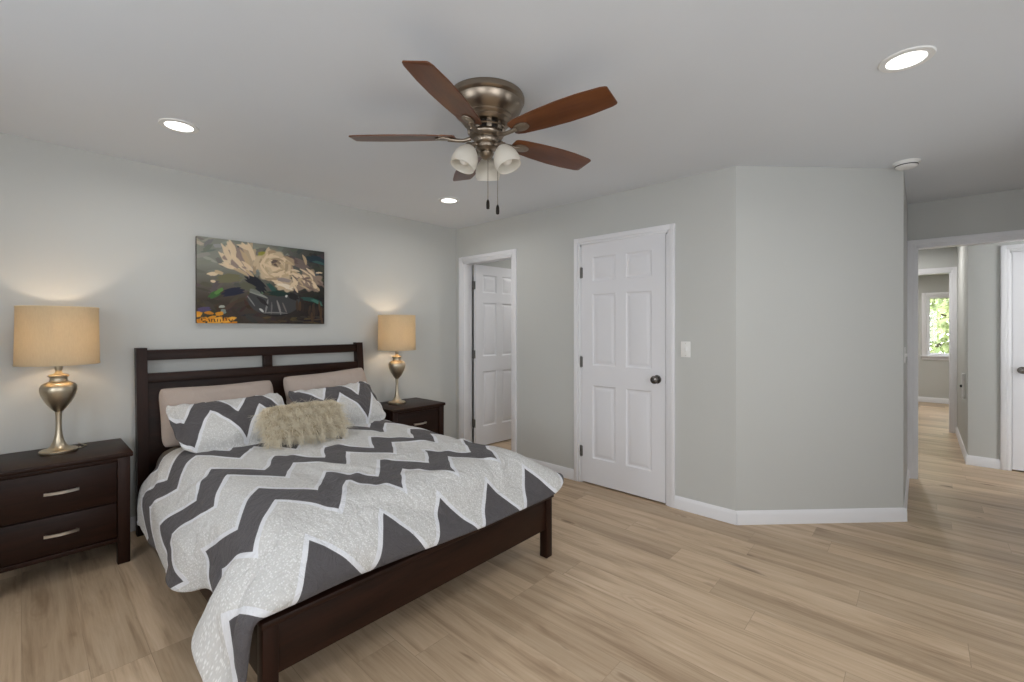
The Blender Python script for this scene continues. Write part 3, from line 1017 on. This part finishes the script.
# bowl
xb, yb_ = (uu - .565) / .215, (vv - .70) / .20
bowl = np.clip((1 - (xb ** 2 + yb_ ** 2)) * 14, 0, 1) * (vv > .60 + 0.05 * np.cos(xb * 2))
blend(bowl * 0.92, (66, 66, 68))
for u, v, a, l, w, c in [(.44, .635, 18, .11, .016, (150, 152, 142)), (.41, .60, 20, .07, .02, (120, 124, 116)), (.5, .78, 100, .09, .012, (136, 136, 134)), (.54, .80, 92, .09, .009, (110, 108, 106)),
                         (.6, .79, 75, .09, .014, (144, 140, 136)), (.645, .79, 68, .08, .010, (118, 112, 106)), (.46, .83, 40, .03, .015, (206, 206, 200)), (.57, .855, 0, .16, .008, (128, 126, 122)),
                         (.38, .72, 55, .08, .008, (132, 134, 130)), (.72, .64, 20, .07, .04, (30, 28, 28)), (.66, .64, 20, .015, .015, (210, 212, 208)), (.47, .72, 40, .08, .025, (38, 36, 36))]:
    stroke(u, v, a, l, w, c, 0.4)
stroke(.57, .895, 0, .17, .009, (24, 22, 22), -1.2)
for q in range(26):
    stroke(prng.uniform(.45, 1.0), prng.uniform(.9, 1.0), prng.uniform(-8, 8), .05, .012, [UMBER, (74, 60, 44), (58, 52, 48), (88, 74, 44)][q % 4])
for q in range(18):
    stroke(prng.uniform(.75, 1.0), prng.uniform(.72, .95), 90 + prng.uniform(-12, 12), .07, .018, [(66, 50, 38), (48, 38, 32), (78, 56, 38)][q % 3])
# orange corner with the dark signature scrawl
for q in range(24):
    u = prng.uniform(0.0, .26)
    stroke(u, prng.uniform(.93 - .06 * (u < .16), 1.0), prng.uniform(-25, 15), .045, .022, [(222, 150, 40), (206, 132, 34), (232, 170, 66)][q % 3])
for u, v, a in [(.035, .955, 75), (.05, .94, 5), (.05, .975, -20), (.085, .965, 70), (.10, .965, 100), (.12, .965, 75), (.14, .965, 95), (.16, .965, 80), (.18, .95, 85), (.20, .95, 80), (.225, .965, 60), (.24, .968, 110)]:
    stroke(u, v, a, .020, .0065, (40, 30, 22))
vals = img[::-1].reshape(-1, 3) / 255
vals = np.where(vals <= 0.04045, vals / 12.92, ((np.clip(vals, 0, 1) + 0.055) / 1.055) ** 2.4)
gx = np.linspace(-PW / 2, PW / 2, NXp)
gz = np.linspace(-PH / 2, PH / 2, NYp)
GY, GZ = np.meshgrid(gx, gz)
hgt = 0.0012 * (vals.mean(1) - 0.2)
V = np.stack([np.full(GY.size, PD - 0.001) + hgt, GY.ravel(), GZ.ravel()], 1)
ii = np.arange(NXp * NYp).reshape(NYp, NXp)
F = np.stack([ii[:-1, :-1], ii[:-1, 1:], ii[1:, 1:], ii[1:, :-1]], -1).reshape(-1, 4)
me = bpy.data.meshes.new('painted_canvas')
me.from_pydata(V.tolist(), [], F.tolist())
ca_ = me.color_attributes.new('pigment', 'FLOAT_COLOR', 'POINT')
ca_.data.foreach_set('color', np.concatenate([vals, np.ones((len(vals), 1))], 1).astype(np.float32).ravel())
m = mat('oil_paint', (128, 128, 128), 0.5, 0, 0.3)
t = NT(m)
at = t.n('ShaderNodeVertexColor', layer_name='pigment')
t.to(at.outputs[0], 'Base Color')
link('painted_canvas', me, m, pr, 60)

# ------------------------------------------------------------------ bed
BY0, BY1 = 0.50, 2.095            # outer faces of posts
BC = (BY0 + BY1) / 2
bed = empty('queen_bed', (-2.7, BC, 0), 0, 'dark wood queen bed frame with slotted headboard and low footboard', 'bed')
bo = (-2.7, BC, 0)


def bpart(mb, name, mt):
    o = mb.build(name, mt, bed)
    o.matrix_parent_inverse = Matrix.Translation((2.7, -BC, 0))
    return o


def lean(p):          # headboard leans back toward the wall as it rises
    x, y, z = p
    k = max(0, z - 0.45) / 0.75
    return (x - 0.055 * k ** 1.4, y, z)


for y0 in (BY0, BY1 - 0.058):
    mb = MB()
    zs = [0, 0.45, 0.7, 0.95, 1.205]
    for za, zb in zip(zs[:-1], zs[1:]):
        pass
    v, f = [], []
    for z in zs:
        x0, x1 = -3.762, -3.700
        for (x, y) in ((x0, y0), (x1, y0), (x1, y0 + 0.058), (x0, y0 + 0.058)):
            v.append(lean((x, y, z)))
    for i in range(len(zs) - 1):
        for q in range(4):
            f.append((i * 4 + q, i * 4 + (q + 1) % 4, (i + 1) * 4 + (q + 1) % 4, (i + 1) * 4 + q))
    f += [(3, 2, 1, 0), tuple(len(zs) * 4 - 4 + q for q in range(4))]
    mb._add(v, f)
    bmesh.ops.bevel(mb.bm, geom=[e for e in mb.bm.edges if e.calc_face_angle(0) > 0.6], offset=0.004, segments=2, affect='EDGES')
    bpart(mb, 'headboard_post', M['espresso_v'])
ya, yb2 = BY0 + 0.056, BY1 - 0.056
bpart(MB().box((-3.756, ya, 1.122), (-3.712, yb2, 1.190), 0.005, shear=lean), 'top_rail', M['espresso'])
bpart(MB().box((-3.752, ya, 0.975), (-3.710, yb2, 1.035), 0.004, shear=lean), 'middle_rail', M['espresso'])
bpart(MB().box((-3.752, BC - 0.032, 1.033), (-3.714, BC + 0.032, 1.124), 0.003, shear=lean), 'centre_stile', M['espresso_v'])
bpart(MB().box((-3.748, ya, 0.25), (-3.722, yb2, 0.977), 0.002, shear=lean), 'headboard_panel', M['espresso'])
# footboard
FX0, FX1 = -1.652, -1.600
for y0 in (BY0 + 0.035, BY1 - 0.05 + 0.005):
    bpart(MB().box((FX0, y0, 0), (FX1, y0 + 0.052, 0.350), 0.004), 'footboard_post', M['espresso_v'])
bpart(MB().box((FX0 + 0.012, BY0 + 0.085, 0.165), (FX1 - 0.010, BY1 - 0.043, 0.345), 0.002), 'footboard_panel', M['espresso'])
bpart(MB().box((FX0 - 0.006, BY0 + 0.028, 0.343), (FX1 + 0.010, BY1 + 0.014, 0.367), 0.006), 'footboard_cap', M['espresso'])
for y0 in (BY0 + 0.042, BY1 - 0.040):
    bpart(MB().box((-3.71, y0, 0.15), (FX0 + 0.004, y0 + 0.026, 0.335), 0.003), 'side_rail', M['espresso'])
for q in range(8):
    x = -3.55 + q * 0.235
    bpart(MB().box((x, BY0 + 0.066, 0.235), (x + 0.075, BY1 - 0.038, 0.255), 0.002), 'slat', M['espresso'])

# mattress
MX0, MX1, MY0, MY1, MZ0, MZ1 = -3.70, -1.70, 0.575, 2.05, 0.256, 0.565
mt_ = MB().box((MX0, MY0, MZ0), (MX1, MY1, MZ1), 0.115, 8).build('mattress', M['sheet'])
tag(mt_, 'mattress in grey fitted sheet, bare corner by left nightstand', 'mattress')


# ------------------------------------------------------------------ duvet: draped cloth computed here
def drape():
    ds = 0.022
    s0, s1, t0, t1 = -3.47, -1.505, 0.225, 2.27
    ns, nt_ = int((s1 - s0) / ds) + 1, int((t1 - t0) / ds) + 1
    S_, T_ = np.meshgrid(np.linspace(s0, s1, ns), np.linspace(t0, t1, nt_), indexing='ij')
    # the near hem rises toward the foot and the last corner hangs out as a loose flap
    w_ = np.clip((0.62 - T_) / (0.62 - t0), 0, 1)
    g = lambda c, r: np.exp(-((S_ - c) / r) ** 2)
    T_ = T_ + w_ * (0.095 * g(-2.08, 0.24) - 0.07 * g(-1.60, 0.16) + 0.012 * np.sin(S_ * 17))
    S_ = S_ + np.clip((S_ + 1.75) / 0.245, 0, 1) * (0.02 * np.exp(-((T_ - 0.85) / 0.18) ** 2) - 0.05 * np.clip((0.66 - T_) / 0.16, 0, 1) - 0.13 * np.clip((T_ - 2.04) / 0.23, 0, 1) ** 2)
    R0 = np.stack([S_, T_], -1).reshape(-1, 2)
    rng = np.random.default_rng(4)
    P = np.stack([S_, T_, np.full_like(S_, 0.66)], -1)
    P[..., 2] += 0.004 * rng.normal(size=S_.shape)
    prev = P.copy()

    def pairs(di, dj):
        out = []
        I, J = np.meshgrid(np.arange(ns), np.arange(nt_), indexing='ij')
        ok = (I + di < ns) & (J + dj < nt_) & (J + dj >= 0)
        step = max(abs(di), abs(dj))
        key = (I // step) % 2 if di else (J // step) % 2
        for k in (0, 1):
            mk = ok & (key == k)
            a = (I[mk] * nt_ + J[mk])
            b = ((I[mk] + di) * nt_ + J[mk] + dj)
            out.append((a, b, np.linalg.norm(R0[b] - R0[a], axis=1)))
        return out

    cons = []
    for di, dj, st in ((1, 0, 1.0), (0, 1, 1.0), (1, 1, 0.35), (1, -1, 0.35), (2, 0, 0.30), (0, 2, 0.30), (4, 0, 0.15), (0, 4, 0.15), (7, 0, 0.05), (0, 7, 0.05), (4, 4, 0.05), (4, -4, 0.05)):
        for a, b, L in pairs(di, dj):
            cons.append((a, b, L, st))
    off = 0.022
    bodies = [
        (np.array([(MX0 + MX1) / 2, (MY0 + MY1) / 2, (MZ0 + MZ1) / 2]), np.array([(MX1 - MX0) / 2, (MY1 - MY0) / 2, (MZ1 - MZ0) / 2]), 0.12),
        (np.array([(FX0 + FX1) / 2 + 0.002, BC + 0.02, 0.20]), np.array([0.034, (BY1 - BY0) / 2 - 0.012, 0.168]), 0.012),
        (np.array([-2.95, 0.70, 0.34]), np.array([0.68, 0.205, 0.10]), 0.09),
        (np.array([-1.795, 0.64, 0.30]), np.array([0.125, 0.150, 0.16]), 0.11),
        (np.array([-1.74, 2.05, 0.39]), np.array([0.12, 0.12, 0.09]), 0.08),
        (np.array([-2.65, BY0 + 0.30, 0.245]), np.array([1.05, 0.26, 0.09]), 0.01),
        (np.array([-2.65, BY1 - 0.30, 0.245]), np.array([1.05, 0.286, 0.09]), 0.01),
    ]
    # the foot hem of the near corner is tucked: along the bed end it lies on the footboard, past the corner it lies against the post
    pin = np.where(T_[-1] < 2.06)[0]
    tt = T_[-1, pin]
    dn = np.clip(0.525 - tt, 0, None)
    bl_ = np.clip((tt - 0.85) / 0.7, 0, 1)
    pint = np.stack([np.where(dn > 0, -1.612, -1.592 + 0.020 * bl_), np.where(dn > 0, 0.512 - 0.10 * dn, tt), 0.385 - 0.021 * bl_ - dn * 0.97], 1)
    pin = (ns - 1) * nt_ + pin
    Pf = P.reshape(-1, 3)
    pv = prev.reshape(-1, 3)
    dt2 = (1 / 50) ** 2
    STEPS = 320
    for it in range(STEPS):
        vel = (Pf - pv) * (0.985 if it < 240 else 0.92)
        pv = Pf.copy()
        Pf = Pf + vel
        Pf[:, 2] -= 9.8 * dt2 * 0.06
        for k in range(7):
            for a, b, L, st in cons:
                d = Pf[b] - Pf[a]
                l = np.sqrt((d * d).sum(1)) + 1e-9
                c = (0.5 * st * (l - L) / l)[:, None] * d
                Pf[a] += c
                Pf[b] -= c
            for c0, h, r in bodies:
                r_ = r
                q = np.abs(Pf - c0) - (h - r_)
                mq = np.maximum(q, 0)
                ln = np.sqrt((mq * mq).sum(1))
                d = ln + np.minimum(q.max(1), 0) - r_ - off
                hit = np.where(d < 0)[0]
                if len(hit) == 0:
                    continue
                sg = np.sign(Pf[hit] - c0)
                qq = q[hit]
                g = np.zeros((len(hit), 3))
                out_ = ln[hit] > 1e-9
                g[out_] = mq[hit][out_] / ln[hit][out_][:, None]
                ins = ~out_
                am = qq.argmax(1)
                g[np.where(ins)[0], am[ins]] = 1
                g *= sg
                Pf[hit] += g * (-d[hit])[:, None]
                if k == 6:      # friction
                    pv[hit] += (Pf[hit] - pv[hit]) * 0.75
            Pf[pin] += (pint - Pf[pin]) * min(0.5, it / 200)
            low = Pf[:, 2] < 0.02
            Pf[low, 2] = 0.02
    return Pf.reshape(ns, nt_, 3), S_, T_


DP, DS, DT = drape()
ns, nt_ = DS.shape
# loft of the filling: soft puffs on the top, none along the hem
rng = np.random.default_rng(7)
puff = np.zeros_like(DS)
for q in range(26):
    kx, ky = rng.normal(0, 9, 2)
    puff += np.cos(kx * DS + ky * DT + rng.uniform(0, 6.28)) / 26 ** 0.5
edge = np.minimum.reduce([DS - DS.min(), DS.max() - DS, DT - DT.min(), DT.max() - DT])
lo = np.clip(edge / 0.25, 0, 1)
# creases: short ridges that wander across the cloth, a little deeper towards the hem
crease = np.zeros_like(DS)
for q in range(34):
    a = rng.uniform(0, math.pi)
    ca, sa = math.cos(a), math.sin(a)
    cs, ct = rng.uniform(DS.min(), DS.max()), rng.uniform(DT.min(), DT.max())
    x, y = (DS - cs) * ca + (DT - ct) * sa, -(DS - cs) * sa + (DT - ct) * ca
    wx = rng.uniform(0.10, 0.32)
    y = y - 0.25 * x * x / wx * rng.uniform(-1, 1)
    wy = rng.uniform(0.022, 0.04)
    crease += rng.uniform(0.4, 1.0) * np.exp(-(x / wx) ** 2) * (np.exp(-(y / wy) ** 2) - 0.6 * np.exp(-((y - 1.6 * wy) / (1.3 * wy)) ** 2))
dU = np.gradient(DP, axis=0); dV = np.gradient(DP, axis=1)
N = np.cross(dU, dV)
N /= np.linalg.norm(N, axis=-1)[..., None] + 1e-9
DP = DP + N * (0.014 * lo + 0.0065 * (puff + 0.6) * lo + 0.018 * crease * (0.35 + 0.65 * lo))[..., None]
me = bpy.data.meshes.new('duvet')
ii = np.arange(ns * nt_).reshape(ns, nt_)
F = np.stack([ii[:-1, :-1], ii[1:, :-1], ii[1:, 1:], ii[:-1, 1:]], -1).reshape(-1, 4)
me.from_pydata(DP.reshape(-1, 3).tolist(), [], F.tolist())
uvl = me.uv_layers.new(name='UVMap')
li = np.zeros(len(me.loops), dtype=np.int32)
me.loops.foreach_get('vertex_index', li)
fl_ = np.clip((DS + 1.98) / 0.12, 0, 1)                  # the corner flap is pulled askew, so its print runs down along the edge
UT = DT + fl_ * 0.62 * np.clip(0.45 - DT, 0, None)
uvd = np.stack([DS.ravel()[li], UT.ravel()[li]], 1)
uvl.data.foreach_set('uv', uvd.astype(np.float32).ravel())
dv = link('duvet', me, M['duvet'], None, None)
for p in me.polygons:
    p.use_smooth = True
sm = dv.modifiers.new('loft', 'SOLIDIFY')
sm.thickness = 0.012
sm.offset = -1
ss = dv.modifiers.new('smooth', 'SUBSURF')
ss.levels = 1
ss.render_levels = 1
tag(dv, 'grey and white chevron duvet draped over the bed', 'duvet')


# ------------------------------------------------------------------ pillows
def pillow_mesh(name, w, h, th, flange=0.0, seed=0, sag=0.0, nu=56, nv=40, ruffle=0.0, pin=0.05, foot=0.0):
    """pillow in local coords: x across, z up (0..h centred), y thickness"""
    rng = np.random.default_rng(seed)
    U, Vv = np.meshgrid(np.linspace(-1, 1, nu), np.linspace(-1, 1, nv), indexing='ij')
    fw, fh = 1 - 2 * flange / w, 1 - 2 * flange / h
    cu, cv = np.clip(U / fw, -1, 1), np.clip(Vv / fh, -1, 1)
    prof = ((1 - np.abs(cu) ** 2.6) * (1 - np.abs(cv) ** 2.6)) ** 0.5
    wr = np.zeros_like(U)
    for q in range(14):
        a, b = rng.normal(0, 5, 2)
        wr += np.cos(a * U + b * Vv + rng.uniform(0, 6.28)) / 14 ** 0.5
    x = w / 2 * U * (1 - pin * (1 - Vv ** 2))
    z = h / 2 * Vv * (1 - pin * 1.3 * (1 - U ** 2)) - sag * (1 - U ** 2) * (Vv > 0) * Vv
    low = np.maximum(0, -Vv) ** 1.5
    cr = 1 - 0.07 * np.abs(U * Vv) ** 5
    x, z = x * cr, z * cr
    x = x * (1 - foot * low)
    z = z + foot * h * 0.7 * low * np.abs(U) ** 3
    rf = ruffle * np.sin(U * 21 + Vv * 13) * np.clip((np.maximum(np.abs(U), np.abs(Vv)) - 0.85) / 0.15, 0, 1)
    front = np.stack([x, -th / 2 * prof * (1 + 0.10 * wr) - 0.0025 + rf, z], -1)
    back = np.stack([x, th / 2 * prof * (1 + 0.06 * wr) + 0.0025 + rf, z], -1)
    vs_ = np.concatenate([front.reshape(-1, 3), back.reshape(-1, 3)])
    ii = np.arange(nu * nv).reshape(nu, nv)
    F1 = np.stack([ii[:-1, :-1], ii[1:, :-1], ii[1:, 1:], ii[:-1, 1:]], -1).reshape(-1, 4)
    F2 = F1[:, ::-1] + nu * nv
    n0 = nu * nv
    bd = list(ii[:, 0]) + list(ii[-1, 1:]) + list(ii[-2::-1, -1]) + list(ii[0, -2:0:-1])
    rimf = [(bd[k], bd[k] + n0, bd[(k + 1) % len(bd)] + n0, bd[(k + 1) % len(bd)]) for k in range(len(bd))]
    me = bpy.data.meshes.new(name)
    me.from_pydata(vs_.tolist(), [], F1.tolist() + F2.tolist() + [tuple(int(c) for c in r_) for r_ in rimf])
    uvl = me.uv_layers.new(name='UVMap')
    li = np.zeros(len(me.loops), dtype=np.int32)
    me.loops.foreach_get('vertex_index', li)
    uu_ = np.concatenate([U.ravel(), U.ravel()]) * w / 2
    vv_ = np.concatenate([Vv.ravel(), Vv.ravel()]) * h / 2
    uvl.data.foreach_set('uv', np.stack([(h / 2 - vv_)[li], uu_[li]], 1).astype(np.float32).ravel())
    return me


def pillow(name, me, mt, loc, rot, label, cat='pillow', group=None):
    o = link(name, me, mt, None, None)
    for p in me.polygons:
        p.use_smooth = True
    o.location = loc
    o.rotation_euler = rot
    tag(o, label, cat, group)
    return o


# pillows face +X (local -Y -> world +X needs rz = +90)
def prot(lean_deg, yaw=0, roll=0):
    return (Matrix.Rotation(R(90 + yaw), 3, 'Z') @ Matrix.Rotation(R(-lean_deg), 3, 'X') @ Matrix.Rotation(R(roll), 3, 'Y')).to_euler()


pillow('bed_pillow', pillow_mesh('bed_pillow', 0.70, 0.40, 0.19, 0.0, 1, 0.01, pin=0.03), M['taupe'], (-3.560, 0.935, 0.765), prot(20, 0, 0), 'taupe pillow against the headboard behind the left chevron pillow', group='taupe pillows against the headboard')
pillow('bed_pillow', pillow_mesh('bed_pillow', 0.70, 0.42, 0.19, 0.0, 2, 0.01, pin=0.03), M['taupe'], (-3.560, 1.70, 0.787), prot(20, 0, -3), 'taupe pillow against the headboard behind the right chevron pillow', group='taupe pillows against the headboard')
pillow('sham_pillow', pillow_mesh('sham_pillow', 0.70, 0.47, 0.18, 0.025, 3, 0.015, ruffle=0.006, foot=0.12), M['sham_near'], (-3.28, 0.940, 0.728), prot(54, 0, -2), 'grey and white chevron sham on the left, partly behind fur cushion', group='chevron shams')
pillow('sham_pillow', pillow_mesh('sham_pillow', 0.68, 0.47, 0.18, 0.025, 4, 0.015, ruffle=0.006, foot=0.08), M['sham_far'], (-3.29, 1.655, 0.735), prot(50, 0, -3), 'grey and white chevron sham on the right beside the right lamp', group='chevron shams')

# fur lumbar cushion
fme = pillow_mesh('fur_cushion', 0.485, 0.235, 0.13, 0, 6, 0.0, 40, 28, pin=0.02)
fc = pillow('fur_cushion', fme, M['fur_skin'], (-2.985, 1.250, 0.735), prot(42, -6, 0), 'small shaggy tan fur cushion in front of the chevron shams', 'cushion')
rng = np.random.default_rng(21)
pts = np.array([v.co[:] for v in fme.vertices])
nrm = np.array([v.normal[:] for v in fme.vertices])
NS = 8500
pick = rng.integers(0, len(fme.polygons), NS)
fv = np.array([list(p.vertices)[:4] for p in fme.polygons])
w_ = rng.dirichlet((1, 1, 1, 1), NS)
base = (pts[fv[pick]] * w_[..., None]).sum(1)
bn = (nrm[fv[pick]] * w_[..., None]).sum(1)
bn /= np.linalg.norm(bn, axis=1)[:, None] + 1e-9
clump = np.stack([np.sin(base[:, 0] * 95 + base[:, 2] * 40), np.cos(base[:, 0] * 60 - base[:, 2] * 70), np.cos(base[:, 2] * 90)], 1)
comb = np.array([0.0, 0.0, -1.0]) * 0.7 + clump * 0.5 + rng.normal(0, 0.22, (NS, 3))
Ln = rng.uniform(0.045, 0.085, NS)[:, None]
rad = 0.0011
K = 5
rings = []
for q in range(K):
    f_ = q / (K - 1)
    c = base + bn * Ln * (0.75 * f_ - 0.30 * f_ ** 2) + comb * Ln * (0.15 * f_ + 0.75 * f_ ** 2)
    rings.append(c)
vs_, fs_ = [], []
ref = np.array([0.3, 0.9, 0.2])
for q in range(K):
    d = rings[min(q + 1, K - 1)] - rings[max(q - 1, 0)]
    a = np.cross(d, ref); a /= np.linalg.norm(a, axis=1)[:, None] + 1e-9
    b = np.cross(d, a); b /= np.linalg.norm(b, axis=1)[:, None] + 1e-9
    rr = rad * (1 - 0.8 * q / (K - 1))
    vs_.append(np.stack([rings[q] + rr * (a * math.cos(t_) + b * math.sin(t_)) for t_ in (0, 2.094, 4.189)], 1))
VV = np.stack(vs_, 1)             # NS,K,3,3
idx = np.arange(NS * K * 3).reshape(NS, K, 3)
FF = []
for q in range(K - 1):
    for e in range(3):
        e2 = (e + 1) % 3
        FF.append(np.stack([idx[:, q, e], idx[:, q, e2], idx[:, q + 1, e2], idx[:, q + 1, e]], -1))
FF = np.concatenate(FF)
me = bpy.data.meshes.new('fur_pile')
me.from_pydata(VV.reshape(-1, 3).tolist(), [], FF.tolist())
fp = link('fur_pile', me, M['fur'], fc, None)
fp['kind'] = 'stuff'

# ------------------------------------------------------------------ ceiling fan
FANX, FANY = -1.535, 1.500
fan = empty('ceiling_fan', (FANX, FANY, H), 0, 'five-blade ceiling fan with walnut blades and three frosted lights', 'ceiling fan')
hs = [(0.080, -0.140), (0.104, -0.136), (0.112, -0.128), (0.116, -0.122), (0.114, -0.118), (0.124, -0.112), (0.128, -0.106), (0.126, -0.102), (0.150, -0.086), (0.166, -0.062), (0.172, -0.046), (0.173, -0.042), (0.169, -0.039), (0.174, -0.036), (0.181, -0.028), (0.182, -0.012), (0.178, -0.003), (0.172, 0.0)]
MB().lathe(hs, n=72).build('motor_housing', M['pewter'], fan)
vm = MB().lathe([(0.070, -0.178), (0.076, -0.174), (0.080, -0.142), (0.080, -0.136)], n=60)
core = vm.build('vent_core', M['pewter_dark'], fan)
rb = MB()
for q in range(10):
    a = 2 * math.pi * q / 10
    Mx = Matrix.Rotation(a, 4, 'Z')
    rb.box((0.070, -0.012, -0.176), (0.090, 0.012, -0.134), 0.003, M=Mx)
rb.lathe([(0.066, -0.160), (0.090, -0.160), (0.093, -0.156), (0.090, -0.152), (0.066, -0.152)], n=60)
rb.build('vent_cage', M['pewter'], fan)
MB().lathe([(0.050, -0.200), (0.072, -0.197), (0.080, -0.190), (0.082, -0.182), (0.078, -0.174), (0.05, -0.172)], n=60).build('rotor_hub', M['pewter'], fan)
swh = [(r_, z_ + 0.020) for r_, z_ in ((0.012, -0.316), (0.022, -0.312), (0.030, -0.303), (0.036, -0.290), (0.030, -0.282), (0.040, -0.276), (0.050, -0.268), (0.052, -0.256), (0.048, -0.250), (0.056, -0.244), (0.060, -0.232), (0.058, -0.218), (0.05, -0.205))]
fit = MB().lathe(swh, n=48).build('light_fitter', M['pewter'], fan)

# blades
ang = [5.3, 77.3, 149.3, 221.3, 293.3]
BZ = -0.192


def blade_outline():
    pts = []
    prof = [(0.150, 0.034), (0.160, 0.044), (0.19, 0.051), (0.30, 0.063), (0.42, 0.070), (0.52, 0.069), (0.62, 0.060), (0.640, 0.055), (0.646, 0.049)]
    up = [(r_, w_) for r_, w_ in prof]
    dn = [(r_, -w_) for r_, w_ in reversed(prof)]
    return up + dn


def make_blade(a):
    o = MB().prism(blade_outline(), -0.003, 0.003, 0.0012).build('blade', M['walnut'], fan, 30)
    o.location = (0, 0, BZ)
    o.rotation_euler = (Matrix.Rotation(R(a), 3, 'Z') @ Matrix.Rotation(R(-12), 3, 'X')).to_euler()
    ir = MB()
    # arm from the hub and oval pad under the blade root
    ov = [(0.205 + 0.042 * math.cos(q * math.pi / 12), 0.026 * math.sin(q * math.pi / 12)) for q in range(24)]
    ir.prism(ov, -0.010, -0.003, 0.002)
    ir.tube([(0.075, 0, -0.006), (0.11, 0, -0.015), (0.145, 0, -0.013), (0.185, 0, -0.008)], [0.010, 0.009, 0.009, 0.011], 12)
    for dx in (-0.022, 0.022):
        ir.lathe([(0.0045, -0.012), (0.005, -0.010), (0.005, -0.009)], c=(0.205 + dx, 0, 0), n=12)
    ir.build('blade_iron', M['pewter'], o)
    return o


for a in ang:
    make_blade(a)

# lights
for q, a in enumerate((132.4, 252.4, 12.4)):
    Rz = Matrix.Rotation(R(a), 4, 'Z')
    am = MB().tube([Rz @ Vector((0.03, 0, -0.242)), Rz @ Vector((0.055, 0, -0.236)), Rz @ Vector((0.072, 0, -0.238)), Rz @ Vector((0.080, 0, -0.248))], 0.008, 12)
    arm = am.build('light_arm', M['pewter'], fan)
    tilt = Matrix.Translation(Rz @ Vector((0.080, 0, -0.242))) @ Rz @ Matrix.Rotation(R(-22), 4, 'Y')
    MB().lathe([(0.024, -0.030), (0.026, -0.022), (0.024, -0.006), (0.014, 0.002)], n=32, M=tilt).build('holder', M['pewter'], arm)
    sp = [(0.026, -0.018), (0.034, -0.026), (0.046, -0.042), (0.056, -0.062), (0.061, -0.084), (0.061, -0.104), (0.057, -0.118), (0.058, -0.122)]
    inner = [(r_ - 0.003, z_) for r_, z_ in reversed(sp)]
    shd = MB().lathe(sp + inner, n=44, M=tilt, cap=False).build('glass_shade', M['frost'], fan)
    MB().lathe([(0.010, -0.030), (0.012, -0.045), (0.024, -0.070), (0.026, -0.085), (0.020, -0.100), (0.008, -0.108), (0.001, -0.109)], n=24, M=tilt).build('bulb', M['bulb'], shd)
# pull chains
for (dx, dl, zb) in ((0.008, 0.0, -0.497), (0.054, 0.004, -0.522)):
    rx, ry = 0.7384 * dx - 0.6743 * (-0.02), 0.6743 * dx + 0.7384 * (-0.02)
    ch = MB()
    n = 44
    zt = -0.29
    for q in range(n):
        z = zt + (zb - zt) * q / n
        ch.lathe([(0.0006, -0.0022), (0.0018, -0.0012), (0.0018, 0.0012), (0.0006, 0.0022)], c=(rx, ry, z), n=8)
    ch.tube([(rx, ry, zt + 0.01), (rx, ry, zb)], 0.0007, 6)
    co_ = ch.build('pull_chain', M['pewter'], fan)
    MB().lathe([(0.003, -0.044), (0.0075, -0.042), (0.0085, -0.028), (0.0075, -0.010), (0.004, 0.0), (0.001, 0.003)], c=(rx, ry, zb), n=16).build('pull_fob', M['pewter_dark'], co_)
